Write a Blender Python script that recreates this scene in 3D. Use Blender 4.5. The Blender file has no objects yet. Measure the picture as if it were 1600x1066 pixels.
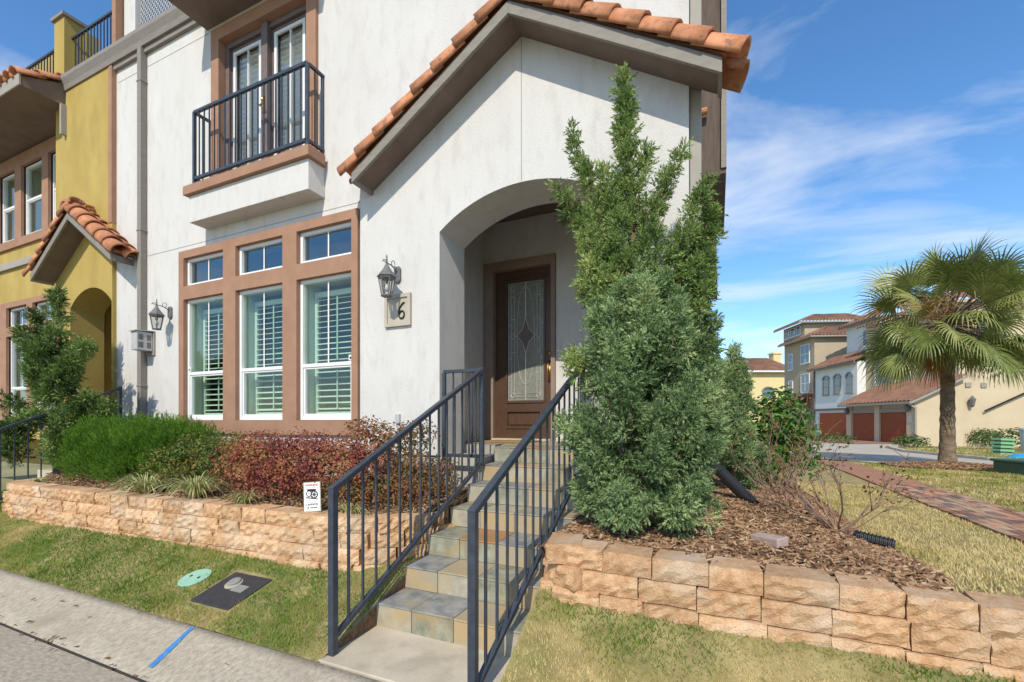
import bpy, math, random
import numpy as np
from mathutils import Vector, Matrix

# ------------------------------------------------------------------ camera, sky, sun
S = bpy.context.scene
C = S.collection
H = 1.55                                    # eye height above the street
cam_d = bpy.data.cameras.new('camera'); cam = bpy.data.objects.new('camera', cam_d); C.objects.link(cam)
cam_d.sensor_width = 36; cam_d.lens = 16.0; cam_d.shift_y = 0.0781
cam_d.clip_start = 0.05; cam_d.clip_end = 2000
YAW = math.radians(24.2)
cam.location = (0, 0, H); cam.rotation_euler = (math.radians(90), 0, YAW)
S.camera = cam

SUN = Vector((0.2, -1.0, 0.9)).normalized()
w = bpy.data.worlds.new('World'); S.world = w; w.use_nodes = True
wn = w.node_tree.nodes; wl = w.node_tree.links
for n in list(wn): wn.remove(n)
def wnode(t, **k):
    n = wn.new(t)
    for a, b in k.items(): setattr(n, a, b)
    return n
sky = wnode('ShaderNodeTexSky', sky_type='NISHITA', sun_disc=False)
sky.sun_elevation = math.asin(SUN.z); sky.sun_rotation = math.atan2(SUN.x, SUN.y)
sky.air_density = 1.0; sky.dust_density = 0.15; sky.ozone_density = 3.0
geo = wnode('ShaderNodeTexCoord')
sep = wnode('ShaderNodeSeparateXYZ'); wl.new(geo.outputs['Generated'], sep.inputs[0])
zc = wnode('ShaderNodeMath', operation='MAXIMUM'); wl.new(sep.outputs['Z'], zc.inputs[0]); zc.inputs[1].default_value = 0.0
za = wnode('ShaderNodeMath', operation='ADD'); wl.new(zc.outputs[0], za.inputs[0]); za.inputs[1].default_value = 0.18
dx = wnode('ShaderNodeMath', operation='DIVIDE'); wl.new(sep.outputs['X'], dx.inputs[0]); wl.new(za.outputs[0], dx.inputs[1])
dy = wnode('ShaderNodeMath', operation='DIVIDE'); wl.new(sep.outputs['Y'], dy.inputs[0]); wl.new(za.outputs[0], dy.inputs[1])
cmb = wnode('ShaderNodeCombineXYZ'); wl.new(dx.outputs[0], cmb.inputs[0]); wl.new(dy.outputs[0], cmb.inputs[1])
mp = wnode('ShaderNodeMapping'); wl.new(cmb.outputs[0], mp.inputs[0])
mp.inputs['Rotation'].default_value = (0, 0, 0.25); mp.inputs['Scale'].default_value = (0.6, 1.25, 1); mp.inputs['Location'].default_value = (2.3, 0.4, 0)
nz = wnode('ShaderNodeTexNoise'); wl.new(mp.outputs[0], nz.inputs['Vector'])
nz.inputs['Scale'].default_value = 1.9; nz.inputs['Detail'].default_value = 9; nz.inputs['Roughness'].default_value = 0.55; nz.inputs['Distortion'].default_value = 0.5
rp = wnode('ShaderNodeValToRGB'); wl.new(nz.outputs['Fac'], rp.inputs[0])
rp.color_ramp.elements[0].position = 0.465; rp.color_ramp.elements[0].color = (0, 0, 0, 1)
rp.color_ramp.elements[1].position = 0.78; rp.color_ramp.elements[1].color = (0.85, 0.85, 0.85, 1)
hs = wnode('ShaderNodeHueSaturation'); wl.new(sky.outputs[0], hs.inputs['Color']); hs.inputs['Saturation'].default_value = 1.2; hs.inputs['Value'].default_value = 1.2
mx = wnode('ShaderNodeMix', data_type='RGBA'); wl.new(rp.outputs[0], mx.inputs[0]); wl.new(hs.outputs[0], mx.inputs[6])
mx.inputs[7].default_value = (5.6, 5.8, 6.1, 1)
bg = wnode('ShaderNodeBackground'); wl.new(mx.outputs[2], bg.inputs[0]); bg.inputs[1].default_value = 0.15
wo = wnode('ShaderNodeOutputWorld'); wl.new(bg.outputs[0], wo.inputs[0])

sd = bpy.data.lights.new('sun', 'SUN'); sun = bpy.data.objects.new('sun', sd); C.objects.link(sun)
sd.energy = 3.7; sd.angle = math.radians(0.5); sd.color = (1.0, 0.925, 0.79)
sun.rotation_euler = SUN.to_track_quat('Z', 'Y').to_euler(); sun.location = (4, -10, 20)

S.view_settings.view_transform = 'Standard'; S.view_settings.look = 'None'
S.view_settings.gamma = 1; S.view_settings.exposure = 0.26; S.view_settings.use_curve_mapping = False
S.cycles.use_denoising = True
S.cycles.max_bounces = 8; S.cycles.transparent_max_bounces = 12; S.cycles.diffuse_bounces = 6

rnd = random.Random(7)
nr = np.random.default_rng(11)

# ------------------------------------------------------------------ materials
MATS = {}
def pm(name, c1, c2=None, rough=0.85, scale=6.0, detail=6, bump=0.0, bscale=60.0, bdist=0.01, metal=0.0, rand=0.0, spec=0.3, c3=None, s3=1.0, stretch=(1, 1, 1), contrast=(0.35, 0.65)):
    """world-space two-tone noise + bump; rand = per-object value variation"""
    m = bpy.data.materials.new(name); m.use_nodes = True; MATS[name] = m
    N = m.node_tree.nodes; L = m.node_tree.links; b = N['Principled BSDF']
    b.inputs['Roughness'].default_value = rough; b.inputs['Metallic'].default_value = metal
    b.inputs['Specular IOR Level'].default_value = spec
    g = N.new('ShaderNodeNewGeometry'); mpn = N.new('ShaderNodeMapping'); L.new(g.outputs['Position'], mpn.inputs[0]); mpn.inputs['Scale'].default_value = stretch
    def noise(sc, det, ro=0.6):
        n = N.new('ShaderNodeTexNoise'); L.new(mpn.outputs[0], n.inputs['Vector']); n.inputs['Scale'].default_value = sc; n.inputs['Detail'].default_value = det; n.inputs['Roughness'].default_value = ro
        return n
    col = None
    if c2 is not None:
        n = noise(scale, detail)
        r = N.new('ShaderNodeMapRange'); L.new(n.outputs['Fac'], r.inputs[0]); r.inputs[1].default_value = contrast[0]; r.inputs[2].default_value = contrast[1]
        x = N.new('ShaderNodeMix'); x.data_type = 'RGBA'; L.new(r.outputs[0], x.inputs[0])
        x.inputs[6].default_value = (*c1, 1); x.inputs[7].default_value = (*c2, 1); col = x.outputs[2]
        if c3 is not None:
            n3 = noise(s3, 5)
            r3 = N.new('ShaderNodeMapRange'); L.new(n3.outputs['Fac'], r3.inputs[0]); r3.inputs[1].default_value = 0.5; r3.inputs[2].default_value = 0.68
            y = N.new('ShaderNodeMix'); y.data_type = 'RGBA'; L.new(r3.outputs[0], y.inputs[0]); L.new(col, y.inputs[6]); y.inputs[7].default_value = (*c3, 1); col = y.outputs[2]
    if rand > 0:
        oi = N.new('ShaderNodeObjectInfo'); h = N.new('ShaderNodeHueSaturation')
        a = N.new('ShaderNodeMapRange'); L.new(oi.outputs['Random'], a.inputs[0]); a.inputs[3].default_value = 1 - rand; a.inputs[4].default_value = 1 + rand
        L.new(a.outputs[0], h.inputs['Value'])
        if col is not None: L.new(col, h.inputs['Color'])
        else: h.inputs['Color'].default_value = (*c1, 1)
        col = h.outputs[0]
    if col is not None: L.new(col, b.inputs['Base Color'])
    else: b.inputs['Base Color'].default_value = (*c1, 1)
    if bump > 0:
        n = noise(bscale, 8, 0.65); bp = N.new('ShaderNodeBump'); L.new(n.outputs['Fac'], bp.inputs['Height'])
        bp.inputs['Strength'].default_value = bump; bp.inputs['Distance'].default_value = bdist; L.new(bp.outputs[0], b.inputs['Normal'])
    return m

def leafmat(name, cols, rough=0.55, trans=0.25, spec=0.3):
    """colour from the per-leaf 'tint' attribute"""
    m = bpy.data.materials.new(name); m.use_nodes = True; MATS[name] = m
    N = m.node_tree.nodes; L = m.node_tree.links; b = N['Principled BSDF']; out = N['Material Output']
    at = N.new('ShaderNodeAttribute'); at.attribute_name = 'tint'
    r = N.new('ShaderNodeValToRGB'); L.new(at.outputs['Fac'], r.inputs[0])
    e = r.color_ramp.elements
    while len(e) < len(cols): e.new(0.5)
    for i, c in enumerate(cols):
        e[i].position = i / (len(cols) - 1); e[i].color = (*c, 1)
    L.new(r.outputs[0], b.inputs['Base Color']); b.inputs['Roughness'].default_value = rough; b.inputs['Specular IOR Level'].default_value = spec
    if trans > 0:
        t = N.new('ShaderNodeBsdfTranslucent'); L.new(r.outputs[0], t.inputs[0])
        x = N.new('ShaderNodeMixShader'); x.inputs[0].default_value = trans; L.new(b.outputs[0], x.inputs[1]); L.new(t.outputs[0], x.inputs[2]); L.new(x.outputs[0], out.inputs[0])
    return m

def glassmat(name, tint, refl=0.12, rough=0.02):
    m = bpy.data.materials.new(name); m.use_nodes = True; MATS[name] = m
    N = m.node_tree.nodes; L = m.node_tree.links; N.remove(N['Principled BSDF']); out = N['Material Output']
    t = N.new('ShaderNodeBsdfTransparent'); t.inputs[0].default_value = (*tint, 1)
    g = N.new('ShaderNodeBsdfGlossy'); g.inputs['Roughness'].default_value = rough; g.inputs[0].default_value = (0.95, 0.97, 1, 1)
    lw = N.new('ShaderNodeLayerWeight'); lw.inputs[0].default_value = 0.5; f = N.new('ShaderNodeMath'); f.operation = 'POWER'; L.new(lw.outputs['Facing'], f.inputs[0]); f.inputs[1].default_value = 5.0
    a = N.new('ShaderNodeMath'); a.operation = 'ADD'; L.new(f.outputs[0], a.inputs[0]); a.inputs[1].default_value = refl; a.use_clamp = True
    x = N.new('ShaderNodeMixShader'); L.new(a.outputs[0], x.inputs[0]); L.new(t.outputs[0], x.inputs[1]); L.new(g.outputs[0], x.inputs[2]); L.new(x.outputs[0], out.inputs[0])
    return m

pm('stucco_white', (0.575, 0.555, 0.525), (0.63, 0.61, 0.58), 0.95, 1.7, 8, bump=0.6, bscale=70, bdist=0.012, contrast=(0.25, 0.75), c3=(0.55, 0.525, 0.49), s3=4.0, stretch=(2.0, 2.0, 0.7))
pm('stucco_yellow', (0.37, 0.265, 0.075), (0.44, 0.325, 0.10), 0.95, 2.0, 8, bump=0.35, bscale=70, bdist=0.008, c3=(0.33, 0.245, 0.075), s3=1.4, stretch=(1, 1, 0.5))
pm('trim_brown', (0.30, 0.165, 0.105), (0.35, 0.20, 0.13), 0.85, 4, bump=0.25, bscale=90, bdist=0.004)
pm('taupe', (0.21, 0.185, 0.16), (0.25, 0.225, 0.195), 0.7, 5, bump=0.2, bscale=40, bdist=0.003, stretch=(1, 1, 6))
pm('soffit', (0.155, 0.115, 0.092), (0.19, 0.145, 0.12), 0.8, 4, bump=0.1, bscale=50)
pm('casing_brown', (0.24, 0.175, 0.135), (0.28, 0.205, 0.16), 0.7, 5)
pm('taupe_light', (0.30, 0.275, 0.24), (0.34, 0.31, 0.27), 0.7, 5)
pm('bronze_door', (0.135, 0.105, 0.10), (0.17, 0.13, 0.12), 0.6, 8)
pm('concrete_base', (0.36, 0.33, 0.28), (0.45, 0.42, 0.37), 0.95, 4, bump=0.4, bscale=50)
pm('tile', (0.44, 0.175, 0.08), (0.55, 0.25, 0.13), 0.8, 9, bump=0.35, bscale=120, bdist=0.003, rand=0.3, c3=(0.27, 0.13, 0.08), s3=16)
pm('metal', (0.028, 0.036, 0.052), (0.045, 0.054, 0.07), 0.42, 18, bump=0.12, bscale=120, bdist=0.002, spec=0.5)
pm('white_vinyl', (0.70, 0.70, 0.69), (0.74, 0.74, 0.73), 0.45, 5)
pm('shutter', (0.74, 0.76, 0.72), (0.78, 0.79, 0.75), 0.5, 5)
pm('room', (0.30, 0.27, 0.22), rough=0.9)
pm('drywall', (0.55, 0.56, 0.50), rough=0.9)
pm('wood', (0.058, 0.030, 0.018), (0.105, 0.057, 0.034), 0.38, 9, bump=0.15, bscale=60, bdist=0.002, stretch=(14, 14, 0.9), spec=0.5)
pm('brass', (0.50, 0.30, 0.09), (0.42, 0.25, 0.08), 0.35, 20, metal=0.9)
pm('lead', (0.62, 0.63, 0.62), rough=0.35, metal=0.4)
glassmat('glass', (0.84, 0.92, 0.87), 0.05)
glassmat('glass_clear', (0.95, 0.97, 0.97), 0.04)
glassmat('glass_blue', (0.5, 0.62, 0.62), 0.16)
glassmat('lamp_glass', (0.80, 0.80, 0.78), 0.05, 0.15)
m = pm('door_glass', (0.17, 0.175, 0.145), (0.25, 0.255, 0.22), 0.22, 30, bump=0.3, bscale=130, bdist=0.003, spec=0.6)
pm('lantern', (0.11, 0.11, 0.115), (0.17, 0.17, 0.17), 0.6, 30, bump=0.2, bscale=200, bdist=0.002)
pm('plaque', (0.40, 0.36, 0.29), (0.46, 0.41, 0.34), 0.8, 6)
pm('black', (0.012, 0.012, 0.013), rough=0.5)
pm('grey_box', (0.40, 0.40, 0.39), (0.46, 0.46, 0.45), 0.6, 8)
pm('block', (0.55, 0.30, 0.145), (0.71, 0.465, 0.265), 0.95, 22, bump=1.0, bscale=85, bdist=0.018, rand=0.15, c3=(0.72, 0.54, 0.37), s3=2.6)
pm('slate_green', (0.16, 0.165, 0.12), (0.33, 0.32, 0.24), 0.55, 9, bump=0.5, bscale=24, bdist=0.005, c3=(0.33, 0.24, 0.12), s3=3)
pm('slate_grey', (0.14, 0.15, 0.15), (0.30, 0.30, 0.28), 0.55, 9, bump=0.5, bscale=24, bdist=0.005, c3=(0.30, 0.26, 0.18), s3=3.5)
pm('slate_ochre', (0.40, 0.285, 0.15), (0.32, 0.29, 0.215), 0.55, 5, bump=0.5, bscale=24, bdist=0.005, c3=(0.42, 0.30, 0.15), s3=4)
pm('slate_rust', (0.40, 0.175, 0.06), (0.28, 0.19, 0.11), 0.55, 5, bump=0.5, bscale=24, bdist=0.005)
pm('slate_pale', (0.42, 0.37, 0.27), (0.28, 0.265, 0.215), 0.55, 9, bump=0.4, bscale=24, bdist=0.005, c3=(0.40, 0.29, 0.15), s3=3)
pm('grout', (0.30, 0.28, 0.24), (0.36, 0.34, 0.30), 0.95, 14, bump=0.3, bscale=60)
pm('concrete', (0.32, 0.275, 0.205), (0.48, 0.425, 0.335), 0.95, 38, 14, bump=0.8, bscale=120, bdist=0.008, c3=(0.31, 0.265, 0.20), s3=1.9, stretch=(1, .7, 1))
pm('concrete_pale', (0.44, 0.38, 0.285), (0.54, 0.475, 0.365), 0.95, 3.5, 9, bump=0.5, bscale=110, bdist=0.006, c3=(0.36, 0.31, 0.235), s3=2.2)
pm('road', (0.27, 0.23, 0.175), (0.43, 0.38, 0.30), 0.95, 34, 14, bump=0.6, bscale=120, bdist=0.007, c3=(0.25, 0.215, 0.165), s3=1.3, stretch=(0.7, 1.3, 1))
pm('far_road', (0.40, 0.35, 0.28), (0.46, 0.41, 0.33), 0.95, 0.8, 8)
pm('crack', (0.05, 0.043, 0.035), rough=1.0)
pm('joint', (0.30, 0.29, 0.28), rough=1.0)
pm('blue_paint', (0.03, 0.20, 0.52), (0.16, 0.28, 0.42), 0.8, 30, contrast=(0.45, 0.75))
pm('lawn_soil', (0.24, 0.19, 0.08), (0.40, 0.32, 0.145), 1.0, 5, 9, bump=0.6, bscale=90, bdist=0.02, c3=(0.14, 0.165, 0.045), s3=1.6)
pm('far_ground', (0.22, 0.20, 0.08), (0.30, 0.26, 0.12), 1.0, 0.5, 6)
pm('mulch_soil', (0.16, 0.09, 0.05), (0.30, 0.19, 0.11), 1.0, 25, 9, bump=1.0, bscale=60, bdist=0.03)
pm('brick_path', (0.32, 0.145, 0.085), (0.39, 0.20, 0.12), 0.9, 10, bump=0.4, bscale=80, bdist=0.004, rand=0.45, c3=(0.22, 0.155, 0.125), s3=2)
pm('dark_panel', (0.085, 0.062, 0.05), (0.12, 0.09, 0.075), 0.8, 5, stretch=(4, 4, 0.6))
pm('paver_apron', (0.27, 0.13, 0.085), (0.34, 0.18, 0.12), 0.95, 3)
pm('path_sand', (0.30, 0.19, 0.11), (0.22, 0.14, 0.085), 1.0, 20)
pm('pink_brick', (0.36, 0.26, 0.225), (0.44, 0.33, 0.29), 0.95, 20, bump=0.5, bscale=80)
pm('pipe', (0.015, 0.015, 0.017), rough=0.45, spec=0.5)
pm('meter_black', (0.030, 0.029, 0.032), (0.045, 0.043, 0.045), 0.65, 30, bump=0.6, bscale=90, bdist=0.004)
pm('meter_grey', (0.20, 0.20, 0.19), (0.26, 0.25, 0.23), 0.7, 20)
pm('green_lid', (0.22, 0.42, 0.30), (0.30, 0.48, 0.36), 0.7, 12)
pm('sign_white', (0.80, 0.80, 0.78), rough=0.5)
pm('sign_red', (0.50, 0.03, 0.03), rough=0.5)
pm('sign_edge', (0.42, 0.45, 0.36), rough=0.5)
pm('bark', (0.12, 0.075, 0.045), (0.20, 0.13, 0.085), 0.95, 30, bump=0.8, bscale=60, bdist=0.01, stretch=(1, 1, 0.25))
pm('twig', (0.20, 0.13, 0.09), (0.30, 0.21, 0.15), 0.9, 30)
pm('rose_stem', (0.17, 0.10, 0.07), (0.30, 0.20, 0.15), 0.8, 25)
pm('palm_bark', (0.17, 0.12, 0.075), (0.29, 0.22, 0.15), 0.95, 5, bump=1.0, bscale=14, bdist=0.06, stretch=(1, 1, 2.2), c3=(0.12, 0.085, 0.055), s3=7)
pm('far_beige', (0.52, 0.42, 0.28), (0.57, 0.465, 0.32), 0.95, 0.7)
pm('far_taupe', (0.40, 0.33, 0.23), (0.44, 0.365, 0.26), 0.95, 0.7)
pm('far_white', (0.66, 0.66, 0.65), (0.71, 0.71, 0.70), 0.95, 0.7)
pm('far_yellow', (0.66, 0.53, 0.27), (0.70, 0.57, 0.30), 0.95, 0.5)
pm('far_tile', (0.17, 0.085, 0.055), (0.26, 0.135, 0.085), 0.9, 1.5, rand=0.05, c3=(0.16, 0.09, 0.06), s3=0.9)
pm('garage_red', (0.25, 0.055, 0.017), (0.29, 0.07, 0.024), 0.7, 3)
pm('far_trim', (0.30, 0.275, 0.24), rough=0.9)
pm('opening_shade', (0.03, 0.028, 0.025), rough=0.9)  # near-black colour standing in for the shade inside an opening
pm('far_glass', (0.06, 0.09, 0.13), rough=0.08, spec=0.9)
pm('utility_green', (0.045, 0.095, 0.055), (0.06, 0.115, 0.07), 0.6, 4)
pm('crate_green', (0.20, 0.42, 0.22), rough=0.6)
pm('bin_grey', (0.42, 0.46, 0.42), rough=0.6)
pm('tarp_blue', (0.03, 0.30, 0.50), rough=0.5)
pm('mat_tan', (0.36, 0.22, 0.09), (0.28, 0.17, 0.075), 1.0, 60, bump=0.6, bscale=200)
pm('petal', (0.45, 0.03, 0.06), rough=0.6)
leafmat('juniper', [(0.035, 0.065, 0.016), (0.13, 0.205, 0.055), (0.28, 0.375, 0.115), (0.50, 0.54, 0.19)], 0.6, 0.22, 0.15)
leafmat('juniper_blue', [(0.045, 0.08, 0.028), (0.155, 0.235, 0.095), (0.31, 0.42, 0.19), (0.54, 0.58, 0.25)], 0.6, 0.22, 0.15)
leafmat('rosemary', [(0.04, 0.10, 0.010), (0.10, 0.205, 0.02), (0.18, 0.32, 0.035)], 0.6, 0.3, 0.15)
leafmat('abelia', [(0.05, 0.095, 0.018), (0.10, 0.16, 0.03), (0.19, 0.18, 0.04), (0.32, 0.14, 0.04)], 0.45, 0.25, 0.3)
leafmat('loropetalum', [(0.13, 0.04, 0.042), (0.25, 0.07, 0.062), (0.36, 0.125, 0.078), (0.44, 0.23, 0.10), (0.20, 0.17, 0.055)], 0.7, 0.3, 0.15)
leafmat('rose_leaf', [(0.08, 0.10, 0.032), (0.18, 0.13, 0.045), (0.33, 0.16, 0.065), (0.21, 0.06, 0.045)], 0.6, 0.3, 0.2)
leafmat('glossy_leaf', [(0.03, 0.085, 0.015), (0.07, 0.17, 0.028), (0.15, 0.29, 0.045)], 0.42, 0.25, 0.35)
leafmat('liriope', [(0.20, 0.26, 0.06), (0.42, 0.43, 0.17), (0.60, 0.56, 0.31)], 0.5, 0.2)
leafmat('grass', [(0.085, 0.185, 0.016), (0.19, 0.285, 0.04), (0.42, 0.35, 0.11), (0.66, 0.53, 0.25)], 0.8, 0.3, 0.1)
leafmat('chips', [(0.09, 0.048, 0.027), (0.24, 0.13, 0.065), (0.40, 0.25, 0.14), (0.55, 0.42, 0.28)], 0.9, 0.0)
leafmat('litter', [(0.16, 0.09, 0.04), (0.30, 0.19, 0.09), (0.10, 0.06, 0.035)], 0.8, 0.1)
leafmat('palm', [(0.05, 0.09, 0.02), (0.12, 0.165, 0.04), (0.22, 0.26, 0.07), (0.38, 0.39, 0.14)], 0.4, 0.25, 0.5)
leafmat('palm_dead', [(0.20, 0.095, 0.03), (0.33, 0.17, 0.06), (0.40, 0.25, 0.12)], 0.8, 0.2)
leafmat('far_shrub', [(0.03, 0.07, 0.012), (0.07, 0.13, 0.025), (0.14, 0.18, 0.04)], 0.5, 0.2)

# ------------------------------------------------------------------ builders
class MB:
    def __init__(s): s.v = []; s.f = []
    def add(s, vs, fs):
        o = len(s.v); s.v += [tuple(v) for v in vs]; s.f += [tuple(i + o for i in f) for f in fs]; return s
    def box(s, x0, x1, y0, y1, z0, z1):
        return s.add([(x0,y0,z0),(x1,y0,z0),(x1,y1,z0),(x0,y1,z0),(x0,y0,z1),(x1,y0,z1),(x1,y1,z1),(x0,y1,z1)],
                     [(0,3,2,1),(4,5,6,7),(0,1,5,4),(1,2,6,5),(2,3,7,6),(3,0,4,7)])
    def bar(s, p, q, wd, ht, up=(0, 0, 1)):
        p = Vector(p); q = Vector(q); d = (q - p).normalized(); up = Vector(up)
        sd = d.cross(up)
        if sd.length < 1e-4: sd = d.cross(Vector((0, 1, 0)))
        sd.normalize(); u = sd.cross(d).normalized(); a = sd * wd / 2; b = u * ht / 2
        return s.add([p-a-b, p+a-b, p+a+b, p-a+b, q-a-b, q+a-b, q+a+b, q-a+b], [(0,3,2,1),(4,5,6,7),(0,1,5,4),(1,2,6,5),(2,3,7,6),(3,0,4,7)])
    def tube(s, pts, rad, n=8, cap=True):
        pts = [Vector(p) for p in pts]; rs = rad if isinstance(rad, (list, tuple)) else [rad] * len(pts)
        o = len(s.v); prev = None
        for i, p in enumerate(pts):
            d = (pts[min(i+1, len(pts)-1)] - pts[max(i-1, 0)]).normalized()
            if prev is None:
                a = d.cross(Vector((0, 0, 1)))
                if a.length < 1e-3: a = d.cross(Vector((0, 1, 0)))
            else: a = prev - d * prev.dot(d)
            a.normalize(); prev = a; b = d.cross(a)
            for k in range(n):
                t = 2 * math.pi * k / n; s.v.append(tuple(p + (a * math.cos(t) + b * math.sin(t)) * rs[i]))
        for i in range(len(pts) - 1):
            for k in range(n):
                k2 = (k + 1) % n; s.f.append((o+i*n+k, o+i*n+k2, o+(i+1)*n+k2, o+(i+1)*n+k))
        if cap:
            s.f.append(tuple(o + k for k in reversed(range(n)))); s.f.append(tuple(o + (len(pts)-1)*n + k for k in range(n)))
        return s
    def lathe(s, prof, c=(0, 0, 0), n=12, ph=0.0):
        o = len(s.v)
        for r, z in prof:
            for k in range(n):
                t = 2 * math.pi * k / n + ph; s.v.append((c[0] + r*math.cos(t), c[1] + r*math.sin(t), c[2] + z))
        for i in range(len(prof) - 1):
            for k in range(n):
                k2 = (k+1) % n; s.f.append((o+i*n+k, o+i*n+k2, o+(i+1)*n+k2, o+(i+1)*n+k))
        s.f.append(tuple(o + k for k in reversed(range(n)))); s.f.append(tuple(o + (len(prof)-1)*n + k for k in range(n)))
        return s
    def prism(s, poly, d):
        """poly: list of 3-D points, extruded by vector d"""
        n = len(poly); d = Vector(d); a = [Vector(p) for p in poly]; b = [p + d for p in a]
        return s.add(a + b, [tuple(range(n)), tuple(reversed(range(n, 2*n)))] + [(i, n+i, n+(i+1) % n, (i+1) % n) for i in range(n)])
    def mesh(s, name, m, smooth=False):
        me = bpy.data.meshes.new(name); me.from_pydata(s.v, [], s.f); me.materials.append(MATS[m])
        if smooth:
            me.polygons.foreach_set('use_smooth', [True] * len(me.polygons))
        me.update()
        import bmesh
        bm = bmesh.new(); bm.from_mesh(me); bmesh.ops.recalc_face_normals(bm, faces=bm.faces); bm.to_mesh(me); bm.free()
        return me
    def build(s, name, m, parent=None, smooth=False, bevel=0.0):
        return put(name, s.mesh(name, m, smooth), parent, bevel)

def put(name, me, parent=None, bevel=0.0):
    o = bpy.data.objects.new(name, me); C.objects.link(o)
    if parent is not None: o.parent = parent
    if bevel > 0:
        b = o.modifiers.new('bevel', 'BEVEL'); b.width = bevel; b.segments = 2; b.limit_method = 'ANGLE'
    return o
def tag(o, label=None, cat=None, group=None, kind=None):
    if label: o['label'] = label
    if cat: o['category'] = cat
    if group: o['group'] = group
    if kind: o['kind'] = kind
    return o
def thing(name, label, cat, group=None):
    o = bpy.data.objects.new(name, None); C.objects.link(o); o.empty_display_size = 0.1
    return tag(o, label, cat, group)
def copy_tree(o, parent=None):
    c = o.copy(); C.objects.link(c); c.parent = parent
    for ch in list(o.children): copy_tree(ch, c)
    return c

def np_mesh(name, V, nper, m, parent=None, tint=None, smooth=False):
    """V: (F*nper,3) unshared verts, nper per face"""
    V = np.asarray(V, dtype=np.float32).reshape(-1, 3); nv = len(V); nf = nv // nper
    me = bpy.data.meshes.new(name); me.vertices.add(nv); me.vertices.foreach_set('co', V.ravel())
    me.loops.add(nv); me.loops.foreach_set('vertex_index', np.arange(nv, dtype=np.int32))
    me.polygons.add(nf); me.polygons.foreach_set('loop_start', np.arange(0, nv, nper, dtype=np.int32))
    me.materials.append(MATS[m])
    if tint is not None:
        a = me.attributes.new('tint', 'FLOAT', 'POINT'); a.data.foreach_set('value', np.repeat(np.clip(tint, 0, 1), nper).astype(np.float32))
    me.update(calc_edges=True); me.validate()
    o = bpy.data.objects.new(name, me); C.objects.link(o)
    if parent is not None: o.parent = parent
    return o
def unit(a): return a / np.maximum(np.linalg.norm(a, axis=-1, keepdims=True), 1e-9)
def rdir(n): return unit(nr.normal(size=(n, 3)))
_perm = nr.random((256, 256))
def vnoise(x, y, sc):
    x = np.asarray(x) * sc + 57.3; y = np.asarray(y) * sc + 91.7
    xi = np.floor(x).astype(int); yi = np.floor(y).astype(int); fx = x - xi; fy = y - yi
    fx = fx*fx*(3-2*fx); fy = fy*fy*(3-2*fy); g = lambda i, j: _perm[i % 256, j % 256]
    return (g(xi, yi)*(1-fx) + g(xi+1, yi)*fx)*(1-fy) + (g(xi, yi+1)*(1-fx) + g(xi+1, yi+1)*fx)*fy
def sprays(p, d, L, K=6, spread=0.75, wfac=0.2):
    """feathery twig tips: K pointed blades along each short twig -> triangles"""
    n = len(p); L = np.asarray(L).reshape(-1, 1); out = []
    for k in range(K):
        t = 0.85 * k / max(K - 1, 1); b = p + d * L * t
        sd = unit(np.cross(d, rdir(n))); dd = unit(d + sd * spread * (1.15 - 0.6 * t)); ll = L * (0.62 - 0.2 * t)
        wv = unit(np.cross(dd, rdir(n))) * L * wfac * 0.5
        out.append(np.stack([b - wv, b + wv, b + dd * ll], 1))
    return np.stack(out, 1).reshape(-1, 3)
def leaves(p, nrm, l, wd, fold=0.25):
    """ovate leaves, two triangles along the midrib (as a 4-gon)"""
    n = len(p); l = np.broadcast_to(np.asarray(l).reshape(-1, 1), (n, 1)); wd = np.broadcast_to(np.asarray(wd).reshape(-1, 1), (n, 1))
    ax = unit(np.cross(nrm, rdir(n))); sd = np.cross(nrm, ax); up = nrm * wd * fold
    a = p; m = p + ax * l * 0.45; t = p + ax * l - nrm * l * 0.12
    t1 = np.stack([a, m + sd*wd*0.5 + up, t], 1); t2 = np.stack([a, t, m - sd*wd*0.5 + up], 1)
    return np.stack([t1, t2], 1).reshape(-1, 3)

# ------------------------------------------------------------------ ground
def fz(x, y):
    """height of the lawn beside the house"""
    return np.interp(y, [2.4, 3.2, 5.0, 8.0, 15.0, 35.0], [0.72, 0.70, 0.48, 0.42, 0.34, 0.0])
def front_z(x, y):
    k = np.interp(x, [-8.5, -5, -3.5, -2.25, -1.6, -1.1, 3], [.45, .40, .34, .33, .45, .56, .57])
    return 0.085 + (k - 0.085) * np.clip((np.asarray(y) - 2.04) / 0.85, 0, 1.2) + 0.012 * (vnoise(x, y, 3.0) - 0.5)
def bed_edge(y): return np.interp(y, [2.6, 3.1, 4.6, 7, 10, 13], [0.95, 1.08, 1.22, 1.3, 1.2, 1.0])
def bed_z(x, y):
    top = np.interp(y, [2.6, 3.2, 5, 8, 12], [0.70, 0.74, 0.76, 0.60, 0.44]); e = bed_edge(y)
    k = np.clip((e - np.asarray(x)) / 0.6, 0, 1); k = k*k*(3-2*k)
    return fz(x, y) * (1-k) + np.maximum(top, fz(x, y)) * k + 0.012 + 0.03 * (vnoise(x, y, 4.0) - 0.5) * k
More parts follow.
